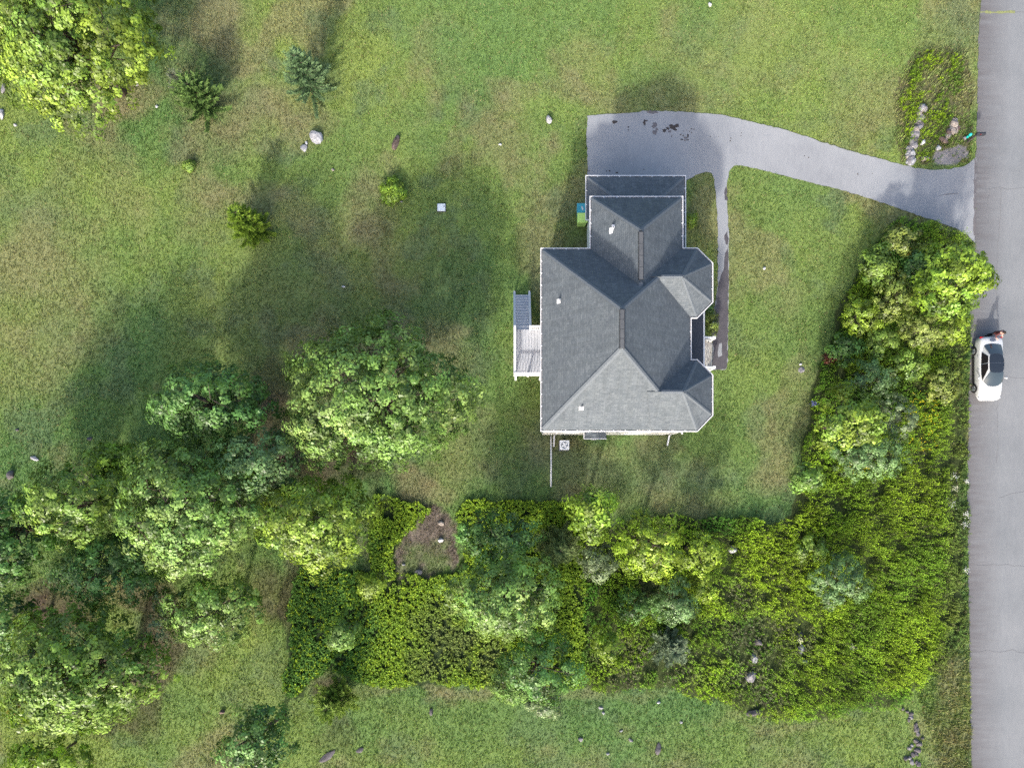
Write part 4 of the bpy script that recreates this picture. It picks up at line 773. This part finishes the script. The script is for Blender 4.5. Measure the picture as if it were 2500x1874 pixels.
# ------------------------------------------------------------------ objects around the house
def build_yard():
    # air conditioner
    u = empty('air_conditioner', (*P(1378, 1086, .7), 0), 'white square air conditioning unit with round fan beside the south wall', 'air conditioner')
    b = MB(); b.box((0, 0, .0), (.68, .72, .1)); b.build('pad', M['concrete'], u)
    b = MB(); b.box((0, 0, .4), (.62, .62, .66)); b.build('casing', M['acside'], u, bevel=.03)
    b = MB(); r0 = .235
    pts = [(.32*x, .32*y) for x, y in ((-1, -1), (1, -1), (1, 1), (-1, 1))]
    b.box((0, 0, .745), (.66, .66, .05)); b.build('top_cover', M['acwhite'], u, bevel=.04)
    b = MB(); b.lathe([(r0, 0), (r0, .012), (r0-.03, .014)], (0, 0, .769), 24); f = b.build('fan_guard', M['acfan'], u)
    b = MB()
    for k in range(4): a = k*1.571+.5; b.bar((0, 0, .806), (.2*math.cos(a), .2*math.sin(a), .806), .13, .01)
    b.tube([(0, 0, .79), (0, 0, .82)], .06, 10); b.v = [(x_, y_, z_-.012) for x_, y_, z_ in b.v]; b.build('fan_blade', M['acwhite'], f)
    # carts
    for (px, py), m, lab in (((1421, 508), 'binteal', 'teal wheeled bin with a white slip on its lid beside the garage'), ((1422, 531), 'binlime', 'lime green wheeled bin next to the teal one')):
        r = empty('wheeled_bin', (*P(px, py, 1.05), 0), lab, 'bin', group='wheeled bins beside the garage')
        b = MB(); b.box((0, 0, .52), (.56, .56, .9), taper=1.16); b.build('body', M[m], r, bevel=.03)
        b = MB(); b.box((0, 0, 1.01), (.7, .68, .06)); b.box((.0, 0, 1.045), (.56, .54, .03)); b.build('lid', M[m], r, bevel=.03)
        b = MB(); b.tube([(.38, -.22, 1.0), (.38, .22, 1.0)], .02, 6); b.build('handle', M['black'], r)
        for s in (-1, 1): b = MB(); b.tube([(.26, s*.2-.03, .12), (.26, s*.2+.03, .12)], .12, 14); b.build('wheel', M['tyre'], r)
        if m == 'binteal': b = MB(); b.box((.02, -.02, 1.066), (.09, .27, .006), .25); b.build('lid_sticker', M['white'], r)
    # drain pipe
    b = MB(); x, y0 = P(1345, 1064)[0], P(1345, 1064)[1]; y1 = P(1345, 1188)[1]; b.tube([(x, y0, .09), (x+.01, (y0+y1)/2, .09), (x, y1, .07)], .06, 8)
    tag(b.build('drain_pipe', M['white'], smooth=True), 'long white drain pipe lying on the grass south of the house', 'pipe')
    # access lid
    r = empty('access_lid', (*P(1078, 508), 0), 'square white plastic access lid with dark rim in the lawn', 'lid')
    b = MB(); b.box((0, 0, .05), (.64, .62, .12)); b.build('rim', M['lidrim'], r, bevel=.08); b = MB(); b.box((0, 0, .13), (.56, .52, .06)); b.build('cover', M['lid'], r, bevel=.07); b = MB(); b.box((.19, .05, .164), (.07, .1, .015)); b.build('latch', M['acfan'], r)
    # mailbox
    r = empty('mailbox', (*P(2361, 347), 0), 'dark mailbox on a post facing the road at the driveway mouth', 'mailbox')
    b = MB(); b.box((0, 0, .5), (.1, .1, 1.1)); b.bar((-.05, 0, .98), (.35, 0, .98), .08, .08); b.build('post', M['post'], r)
    b = MB(); n = 10; L0, L1 = -.12, .46; prof = [(-.1, 0), (.1, 0), (.1, .12)]+[(.1*math.cos(math.pi*k/8), .12+.1*math.sin(math.pi*k/8)) for k in range(1, 8)]+[(-.1, .12)]
    o = len(b.v); b.v += [(L0, y, 1.03+z) for y, z in prof]+[(L1, y, 1.03+z) for y, z in prof]; k = len(prof)
    for i in range(k): j = (i+1) % k; b.f.append((i, j, k+j, k+i)); b.m.append(0)
    b.f += [tuple(range(k))[::-1], tuple(range(k, 2*k))]; b.m += [0, 0]; b.build('box', M['mailbox'], r, smooth=False)
    b = MB(); b.box((L1+.008, 0, 1.13), (.016, .2, .2)); b.build('door', M['black'], r); b = MB(); b.box((.1, -.11, 1.25), (.03, .012, .16)); b.build('flag', M['redlamp'], r)
    r = empty('marker_post', (*P(2357, 338), 0), 'short teal utility marker post behind the mailbox', 'marker')
    b = MB(); b.tube([(0, 0, -.05), (0, 0, .45)], .07, 10); b.build('post', M['teal'], r); b = MB(); b.lathe([(.1, .42), (.1, .56), (.075, .62), (.03, .645)], (0, 0, 0), 12); b.build('cap', M['teal'], r, smooth=True)
    # stones
    def rock(px, py, sx, sy, sz, m, label, seed, rz=0, group=None, cat='rock', name='rock', par=None):
        R = random.Random(seed); bm = bmesh.new(); bmesh.ops.create_icosphere(bm, subdivisions=2, radius=1)
        ph = [Vector((R.uniform(-1, 1), R.uniform(-1, 1), R.uniform(-1, 1))).normalized() for _ in range(9)]; cut = [R.uniform(.55, .92) for _ in range(9)]
        for v in bm.verts:
            for d, c in zip(ph, cut):
                q = v.co.dot(d)
                if q > c: v.co -= d*(q-c)
            v.co *= 1+R.uniform(-.05, .05); v.co.x *= sx; v.co.y *= sy; v.co.z *= sz
        me = bpy.data.meshes.new(name); bm.to_mesh(me); bm.free(); me.materials.append(M[m]); o = bpy.data.objects.new(name, me); COL.objects.link(o); x, y = P(px, py); o.location = (x, y, sz*.12); o.rotation_euler = (0, 0, rz)
        return tag(o, label, cat, group)
    k = 1/34.7
    for i, (px, py, w, hh, z, m, lab, rz) in enumerate([
        (773, 334, 17, 20, .35, 'rock', 'large pale flat boulder on the upper left lawn', .5), (743, 363, 10, 9, .22, 'rock', 'smaller pale rock below the large flat boulder', .2), (748, 350, 4, 5, .12, 'rockwhite', 'pebble sized white stone between the two pale boulders', 0),
        (967, 349, 10, 20, .4, 'rockbrown', 'brown oblong boulder shaped like a tortoise shell', -.35), (1341, 293, 8, 11, .3, 'rock', 'speckled grey rock left of the driveway corner', .2), (1733, 12, 5, 5, .18, 'rockwhite', 'white stone at the top edge of the lawn', 0), (1866, 655, 4, 4, .15, 'rockwhite', 'small white stone on the lawn right of the front walk', 0),
        (1957, 903, 9, 8, .1, 'rockgrey', 'flat grey stone near the small red bush', .6), (1954, 889, 4, 3, .1, 'rockwhite', 'white chip just above the flat grey stone', 0), (839, 700, 5, 3, .1, 'rockwhite', 'lone white stone in the shaded lawn above the round tree', 0), (85, 1118, 12, 6, .12, 'rock', 'pale flat stone at the left edge of the lawn', -.35), (28, 1160, 10, 13, .35, 'rockdark', 'dark purple boulder at the left edge', -.3),
        (42, 1049, 5, 3, .1, 'rockdark', 'tiny dark stone above the pale flat stone', 0), (219, 1071, 7, 5, .18, 'rockdark', 'bluish dark rock at the top edge of the left grove', .3), (333, 207, 7, 5, .15, 'rockgrey', 'grey stone on the bare patch beside the corner tree', 0), (382, 260, 4, 4, .1, 'rockwhite', 'white stone left of the ragged cedar', 0), (462, 406, 5, 4, .3, 'rockwhite', 'white stone inside the little green plant', .5),
        (1221, 353, 4, 3, .1, 'rockwhite', 'white pebble on the lawn between boulder and driveway', 0), (813, 415, 5, 4, .1, 'rocktan', 'tan stone below the large flat boulder', 0), (980, 493, 4, 2.5, .08, 'rock', 'thin pale stone at the foot of the round vivid bush', 0), (945, 455, 5, 3.5, .5, 'rockgrey', 'grey stone swallowed by the round vivid bush', .4),
        (1787, 1340, 10, 10, .6, 'rockwhite', 'angular bluish white boulder in the lower hedge', .4), (1076, 1318, 7, 6, .2, 'rockwhite', 'white stone in the middle of the bare soil clearing', .3), (1077, 1277, 9, 6, .2, 'rocktan', 'tan rock at the upper end of the bare soil clearing', -.3), (1020, 1397, 12, 8, .2, 'rockgrey', 'grey rock at the lower end of the bare soil clearing', .2), (985, 1377, 5, 3, .12, 'rock', 'small pale stone at the left of the bare soil clearing', 0),
        (1833, 1650, 16, 15, .45, 'rockgrey', 'largest grey ledge rock in the weeds', .3), (1842, 1605, 12, 14, .35, 'rock', 'pale ledge rock above the largest grey one', .1), (1850, 1566, 13, 10, .4, 'rockdark', 'dark ledge rock at the top of the weed outcrop', -.4), (1840, 1738, 20, 9, .3, 'rockdark', 'dark flat rock at the lower edge of the weeds', .2), (1956, 1582, 9, 16, .4, 'rock', 'upright pale rock in the right hand weed outcrop', 0), (1952, 1548, 9, 9, .3, 'rockdark', 'dark rock above the upright pale rock', .4), (1963, 1612, 8, 5, .35, 'rockwhite', 'white rock below the upright pale rock', 0), (2084, 1578, 8, 5, .5, 'rocktan', 'tan stone deep in the tall weeds', .4), (1694, 1556, 6, 5, .3, 'rockdark', 'dark rock right of the grey green cedar', 0),
        (1467, 1727, 6, 5, .1, 'rock', 'upper pale stone of the pair on the lower lawn', 0), (1473, 1739, 4.5, 4, .1, 'rock', 'lower pale stone of the pair on the lower lawn', 0), (1417, 1804, 7, 6, .15, 'rockgrey', 'grey rock low on the bottom lawn', .3), (1540, 1806, 7, 4, .12, 'rockgrey', 'slanted grey stone on the bottom lawn', -.7), (1606, 1826, 8, 17, .15, 'rockdark', 'long dark stone on the bottom lawn', -.15), (1516, 1783, 5, 2.5, .1, 'rock', 'thin pale stone above the slanted grey one', .3), (1484, 1839, 5, 4, .12, 'rock', 'pale stone nearest the bottom edge', 0), (1663, 1762, 4, 4, .1, 'rock', 'tiny pale stone below the lower hedge edge', 0), (1608, 1713, 5, 4, .15, 'rockwhite', 'white stone at the lower fringe of the hedge', 0),
        (1053, 1737, 5, 10, .15, 'rockdark', 'bluish narrow stone below the ground cover', -.15), (800, 1845, 25, 9, .12, 'rockdark', 'dark ledge breaking the grass at the bottom left', .6), (880, 1830, 12, 6, .1, 'rockdark', 'dark stone right of the bottom left ledge', .4), (543, 1737, 7, 6, .25, 'rockbrown', 'reddish brown stump like stone on the lower left lawn', .1), (10, 215, 5, 16, .15, 'rockgrey', 'narrow grey rock at the upper left edge', -.3), (5, 280, 8, 14, .2, 'rock', 'pale rock at the left edge below the corner tree', 0), (38, 306, 5, 3.5, .12, 'rock', 'small pale stone right of the left edge rock', 0), (2420, 1015, 5, 3, .02, 'rocktan', 'tan leaf litter lump on the road beside the bonnet', 0)]):
        if px == 2420: continue
        rock(px, py, w*k, hh*k, z, m, lab, 500+i, rz)
    # stones of the bed edges
    R = random.Random(5); path = [(2251, 262), (2247, 290), (2240, 310), (2233, 330), (2228, 350), (2222, 372), (2220, 388), (2228, 398)]
    def along(path, n, sc_, lab, grp, jit, ms):
        P_ = np.array(path, float); s = np.r_[0, np.cumsum(np.hypot(*np.diff(P_, axis=0).T))]
        for i in range(n):
            t = s[-1]*(i+.5)/n; x = np.interp(t, s, P_[:, 0])+R.uniform(-jit, jit); y = np.interp(t, s, P_[:, 1])+R.uniform(-3, 3); q = sc_*R.uniform(.6, 1.35)
            rock(x, y, q*R.uniform(.8, 1.3)*k, q*R.uniform(.7, 1.2)*k, q*k*R.uniform(.6, 1.0), R.choice(ms), lab, 800+i+int(path[0][0]), R.uniform(0, 3), grp)
    along(path, 34, 8.5, 'rough grey stone in the jumbled row along the left side of the bed', 'stones edging the left of the bed', 7, ['rockgrey', 'rocktan', 'rockdark', 'rockgrey', 'rock'])
    along([(2330, 292), (2332, 315), (2318, 325), (2308, 336), (2298, 346)], 20, 7.5, 'rough tan stone in the short row at the right of the bed', 'stones edging the right of the bed', 7, ['rocktan', 'rocktan', 'rockgrey', 'rockbrown'])
    rock(2290, 362, 8*k, 7*k, .25, 'rockwhite', 'flat white stone at the bottom of the bed', 901, .4); rock(2252, 348, 7*k, 6*k, .25, 'rockwhite', 'pale stone in the bed beside the left stone row', 902, .5); rock(2226, 376, 9*k, 8*k, .3, 'rock', 'big pale stone at the lower end of the left stone row', 903, 0); rock(2258, 388, 12*k, 8*k, .25, 'rocktan', 'tan slab at the lower corner of the bed', 904, -.2); rock(2250, 265, 6*k, 11*k, .3, 'rock', 'pale stone at the upper end of the left stone row', 905, -.4); rock(2354, 338, 5*k, 5*k, .2, 'rockgrey', 'grey stone at the foot of the teal marker', 906, 0)
    along([(2215, 1725), (2225, 1750), (2232, 1785), (2240, 1820), (2210, 1850), (2240, 1868)], 26, 6, 'dark stone in the loose rock line running down the lower right lawn', 'stones in the lower right rock line', 17, ['rockdark', 'rockdark', 'rockgrey'])
    # wild flowers
    def flower(px, py, r, h, col, label, seed, n=55):
        R2 = np.random.default_rng(seed); x, y = P(px, py, h); root = empty('wildflower', (x, y, 0), label, 'flower'); rr = r*(H-h)/F
        c = np.stack([R2.normal(0, rr*.5, n), R2.normal(0, rr*.5, n), R2.uniform(h*.7, h, n)], -1); nr = unit(np.array([0, 0, 1])+R2.normal(0, .4, (n, 3))); L = R2.uniform(.04, .08, n)
        fastmesh('blossom', leafquads(c, nr, unit(R2.normal(0, 1, (n, 3))), L, L*.7), n, 4, np.array(col)*R2.uniform(.8, 1.1, (n, 1)), M['weed'], root)
        c = c*np.array([1, 1, .6]); fastmesh('foliage', leafquads(c, unit(R2.normal(0, .5, (n, 3))+np.array([0, 0, .8])), np.tile([[0, 0, 1.]], (n, 1))+R2.normal(0, .4, (n, 3)), L*1.6, L*.6), n, 4, np.array([.1, .15, .04])*R2.uniform(.7, 1.2, (n, 1)), M['weed'], root)
        b = MB()
        for q in c[::9]: b.tube([(q[0]*.3, q[1]*.3, -.03), tuple(q)], .008, 4)
        b.build('stem', M['post'], root)
    W = (.75, .75, .72)
    for i, (px, py, r, h, c, lab) in enumerate([(2332, 1163, 9, .6, (.5, .52, .52), 'greyish flower clump on the verge, topmost of the white ones'), (2363, 1175, 6, .5, W, 'white flower clump touching the road edge, upper one'), (2335, 1192, 9, .6, (.6, .6, .45), 'cream flower clump on the verge'), (2326, 1231, 10, .6, W, 'widest white flower clump on the verge'), (2360, 1256, 8, .5, W, 'white flower clump at the road edge, middle one'), (2360, 1280, 9, .5, W, 'white flower clump at the road edge, lower one'), (2361, 1392, 8, .5, W, 'white flower clump alone far down the road edge'),
      (1988, 985, 8, .7, (.2, .2, .6), 'blue violet flower clump at the lawn edge of the thicket'), (2083, 1580, 7, .9, (.7, .62, .55), 'pinkish white flower clump in the tall weeds'), (1955, 1565, 6, .8, (.75, .75, .5), 'creamy flower clump over the right outcrop'), (1365, 1646, 6, 1.2, (.75, .5, .02), 'single orange flower clump at the overhanging hedge tree') ]):
        if px == 1365: continue
        flower(px, py, r, h, c, lab, 950+i)

# ------------------------------------------------------------------ car and person
def build_car():
    x, y = P(2413, 901, .55); root = empty('parked_car', (x, y, 0), 'white sedan with dark glass roof parked facing down on the road', 'car', rz=math.pi+.005); root.scale = (.93, .925, .95)
    st = [(-2.36, .70, .34, .86), (-2.28, .84, .26, .98), (-2.0, .895, .22, 1.03), (-1.5, .91, .2, 1.0), (-.6, .915, .19, .97), (.3, .915, .19, .95), (1.05, .91, .2, .92), (1.6, .9, .22, .87), (2.0, .86, .24, .79), (2.22, .76, .28, .7), (2.36, .58, .34, .58)]
    b = MB(); rows = []
    for (yy, w, z0, zt) in st:
        zb = zt-.09; half = [(w*.9, z0), (w*.985, z0+.16), (w, z0+(zb-z0)*.5), (w*.975, zb), (w*.86, zt-.01), (w*.5, zt+.02), (0, zt+.03)]
        rows.append([(-a, yy, c) for a, c in half]+[(a, yy, c) for a, c in half[-2::-1]])
    k = len(rows[0])
    for r in rows: b.v += r
    for i in range(len(rows)-1):
        for j in range(k-1): b.f.append((i*k+j, i*k+j+1, (i+1)*k+j+1, (i+1)*k+j)); b.m.append(0)
        b.f.append((i*k+k-1, i*k, (i+1)*k, (i+1)*k+k-1)); b.m.append(0)
    b.f += [tuple(range(k)), tuple((len(rows)-1)*k+j for j in range(k-1, -1, -1))]; b.m += [0, 0]
    body = b.build('body', M['carpaint'], root, smooth=True, sub=2)
    # greenhouse shell
    base = [(-.66, -1.72, .98), (.66, -1.72, .98), (.76, -1.2, .95), (.8, -.3, .94), (.79, .5, .94), (.72, 1.05, .95), (.4, 1.28, .96), (-.4, 1.28, .96), (-.72, 1.05, .95), (-.79, .5, .94), (-.8, -.3, .94), (-.76, -1.2, .95)]
    top = [(-.5, -.98, 1.38), (.5, -.98, 1.38), (.55, -.8, 1.415), (.575, -.3, 1.44), (.565, .1, 1.435), (.53, .3, 1.41), (.36, .4, 1.39), (-.36, .4, 1.39), (-.53, .3, 1.41), (-.565, .1, 1.435), (-.575, -.3, 1.44), (-.55, -.8, 1.415)]
    b = MB(); n = 12; b.v = base+top
    for i in range(n): j = (i+1) % n; b.f.append((i, j, n+j, n+i)); b.m.append(0)
    b.f.append(tuple(range(n, 2*n))); b.m.append(0); b.build('cabin', M['carpaint'], root, smooth=False, bevel=.03)
    def panel(name, pts, m, lift, par=root):
        q = [Vector(p) for p in pts]; nn = (q[1]-q[0]).cross(q[2]-q[0]).normalized(); c = sum(q, Vector())/len(q)
        if nn.dot(c-Vector((0, 0, .7))) < 0: nn = -nn
        b = MB(); b.poly([p+nn*lift for p in q]); b.v = [tuple(v) for v in b.v]; return b.build(name, M[m], par)
    def patch(name, rows_, m):
        b = MB(); kk = len(rows_[0])
        for r in rows_: b.v += r
        for i in range(len(rows_)-1):
            for j in range(kk-1): b.f.append((i*kk+j, i*kk+j+1, (i+1)*kk+j+1, (i+1)*kk+j)); b.m.append(0)
        return b.build(name, M[m], root, smooth=True)
    def sheet(rows_, nn=9):       # rows of (half width, y at the centre, y at the corner, z at the centre, z at the corner)
        out = []
        for w, yc, ye, zc_, ze in rows_:
            out.append([(w*u, yc+(ye-yc)*abs(u)**2.6, zc_+(ze-zc_)*u*u) for u in np.linspace(-1, 1, nn)])
        return out
    patch('roof_glass', sheet([(.47, -.97, -.92, 1.447, 1.43), (.53, -.6, -.58, 1.473, 1.455), (.545, -.2, -.2, 1.482, 1.465), (.53, .12, .1, 1.475, 1.458), (.5, .38, .29, 1.455, 1.443)]), 'cardark')
    patch('windshield', sheet([(.5, .41, .32, 1.452, 1.44), (.58, .72, .56, 1.35, 1.33), (.65, 1.03, .8, 1.2, 1.18), (.71, 1.36, 1.02, 1.035, 1.03)]), 'carglass')
    patch('rear_window', sheet([(.47, -1.01, -.96, 1.435, 1.42), (.54, -1.28, -1.22, 1.33, 1.31), (.6, -1.56, -1.48, 1.19, 1.17), (.64, -1.82, -1.68, 1.058, 1.05)]), 'carglass')
    b = MB(); b.box((0, -.32, 1.478), (.98, .015, .006)); b.build('roof_seam', M['acfan'], root)
    for s in (-1, 1):
        panel('side_window', [(s*.795, .46, .975), (s*.808, -.28, .975), (s*.588, -.28, 1.4), (s*.575, .1, 1.395), (s*.735, .92, .985)], 'sideglass', .016)
        panel('side_window', [(s*.808, -.33, .975), (s*.768, -1.2, .98), (s*.56, -.82, 1.38), (s*.588, -.33, 1.4)], 'sideglass', .016)
        b = MB(); b.lathe([(.02, -.05), (.075, -.03), (.08, .03), (.03, .06)], (s*1.02, .72, 1.02), 10); b.bar((s*.88, .74, .97), (s*.98, .72, 1.0), .05, .04); b.build('mirror', M['carpaint'], root, smooth=True)
        for yy in (.1, -.85): b = MB(); b.box((s*.925, yy, .82), (.03, .18, .035)); b.build('door_handle', M['rim'], root, bevel=.01)
        b = MB(); b.box((s*.905, -.1, .2), (.05, 2.5, .06)); b.build('sill', M['black'], root)
        for yy in (-1.38, 1.42):
            b = MB(); b.tube([(s*.72, yy, .33), (s*.935, yy, .33)], .335, 24); w = b.build('wheel', M['tyre'], root, bevel=.03)
            b = MB(); b.tube([(s*.9, yy, .33), (s*.945, yy, .33)], .2, 20); b.build('rim', M['rim'], w)
            b = MB()
            for q in range(5): a = q*1.2566; b.bar((s*.95, yy, .33), (s*.95, yy+.2*math.cos(a), .33+.2*math.sin(a)), .03, .05)
            b.build('spoke', M['acfan'], w)
        b = MB(); b.box((s*.66, -2.3, .86), (.34, .12, .13), s*-.25); b.build('tail_lamp', M['redlamp'], root, bevel=.03)
        b = MB(); b.box((s*.66, 2.16, .66), (.3, .16, .12), s*-.6); b.build('headlight', M['lamp'], root, bevel=.03)
    b = MB(); b.lathe([(.24, 0), (.2, .012)], (0, -2.08, 1.052), 16); b.v = [(x_, y_*1., z_) for x_, y_, z_ in b.v]; b.v = [(x_*1., -2.08+(y_+2.08)*.45, z_) for x_, y_, z_ in b.v]; b.build('trunk_oval', M['acfan'], root)  # flat dark oval on the boot lid
    b = MB(); b.box((0, -1.73, 1.05), (.4, .12, .03)); b.build('brake_light_bar', M['black'], root); b = MB(); b.box((0, 2.33, .5), (.8, .06, .14)); b.build('grille', M['black'], root); b = MB(); b.box((0, -2.38, .6), (.5, .03, .12)); b.build('number_plate', M['white'], root)
    b = MB(); b.box((0, .52, 1.385), (.14, .06, .03)); b.build('mirror_mount', M['rim'], root)

def build_person():
    # standing behind the car's right rear corner, bending towards the boot
    x, y = P(2408, 819); root = empty('person', (x, y, 0), 'person in a maroon top and dark trousers standing behind the white car', 'person', rz=math.radians(215))
    J = {}; E_ = []; Rr = {}
    def j(n, p, r, par=None):
        J[n] = p; Rr[n] = r
        if par: E_.append((par, n))
    # local +y is forward
    j('pelvis', (0, 0, .92), .15); j('waist', (0, .02, 1.05), .135, 'pelvis'); j('chest', (0, .07, 1.25), .16, 'waist'); j('upper', (0, .1, 1.38), .13, 'chest'); j('neck', (0, .14, 1.47), .055, 'upper'); j('jaw', (0, .18, 1.54), .075, 'neck'); j('head', (0, .19, 1.62), .098, 'jaw'); j('crown', (0, .185, 1.68), .07, 'head'); j('nose', (0, .285, 1.585), .018, 'jaw')
    for s, t in ((-1, 'l'), (1, 'r')):
        j('hip'+t, (s*.1, 0, .86), .1, 'pelvis'); j('knee'+t, (s*.11, .03, .48), .065, 'hip'+t); j('ank'+t, (s*.11, -.02, .1), .043, 'knee'+t); j('heel'+t, (s*.115, -.05, .05), .042, 'ank'+t); j('toe'+t, (s*.13, .16, .04), .036, 'heel'+t)
        j('sho'+t, (s*.19, .09, 1.39), .065, 'upper'); j('elb'+t, (s*.27, .13, 1.12), .045, 'sho'+t); j('wri'+t, (s*.22, .34, 1.02), .03, 'elb'+t); j('palm'+t, (s*.2, .41, 1.0), .034, 'wri'+t)
        for q in range(4):
            o = (q-1.5)*.021; j(f'f{q}a{t}', (s*.2+o, .46, 1.0-.004*abs(q-1.5)), .011, 'palm'+t); j(f'f{q}b{t}', (s*.2+o*1.2, .50-.006*abs(q-1.4), .985), .009, f'f{q}a{t}'); j(f'f{q}c{t}', (s*.2+o*1.25, .525-.01*abs(q-1.4), .965), .008, f'f{q}b{t}')
        j('t0'+t, (s*.2-s*.045, .42, .995), .012, 'palm'+t); j('t1'+t, (s*.2-s*.062, .455, .985), .009, 't0'+t)
    names = list(J); idx = {n_: i for i, n_ in enumerate(names)}
    me = bpy.data.meshes.new('body'); me.from_pydata([J[n_] for n_ in names], [(idx[a], idx[c]) for a, c in E_], []); o = bpy.data.objects.new('body', me); COL.objects.link(o)
    sk = o.modifiers.new('skin', 'SKIN'); sk.use_smooth_shade = True
    for i, n_ in enumerate(names): me.skin_vertices[0].data[i].radius = (Rr[n_], Rr[n_]*.85 if n_ in ('chest', 'waist', 'pelvis', 'upper') else Rr[n_]); me.skin_vertices[0].data[i].use_root = n_ == 'pelvis'
    sb = o.modifiers.new('sub', 'SUBSURF'); sb.levels = sb.render_levels = 2
    dg = bpy.context.evaluated_depsgraph_get(); dg.update(); nm = bpy.data.meshes.new_from_object(o.evaluated_get(dg)); o.modifiers.clear(); o.data = nm; nm.name = 'body'
    for q in ('skin', 'maroon', 'darkcloth', 'black'): nm.materials.append(M[q])
    for p in nm.polygons:
        c = p.center; m = 0
        if c.z < .075: m = 3
        elif c.z < .95 and c.y < .3: m = 2
        elif c.z < 1.455 and c.y < .3: m = 1
        p.material_index = m; p.use_smooth = True
    o.parent = root
    bm = bmesh.new(); bmesh.ops.create_uvsphere(bm, u_segments=16, v_segments=10, radius=.112)
    for v in list(bm.verts):
        if v.co.z < -.02 and v.co.y > -.02: bm.verts.remove(v)
    for v in bm.verts: v.co = Vector((v.co.x*.92, v.co.y*1.05-.012, v.co.z*.95))+Vector((0, .185, 1.635))
    hm = bpy.data.meshes.new('hair'); bm.to_mesh(hm); bm.free(); hm.materials.append(M['hair']); ho = bpy.data.objects.new('hair', hm); COL.objects.link(ho); ho.parent = root

build_ground(); build_paving()
build_house()
build_trees()
build_thicket(); build_grass()
build_yard(); build_car(); build_person()
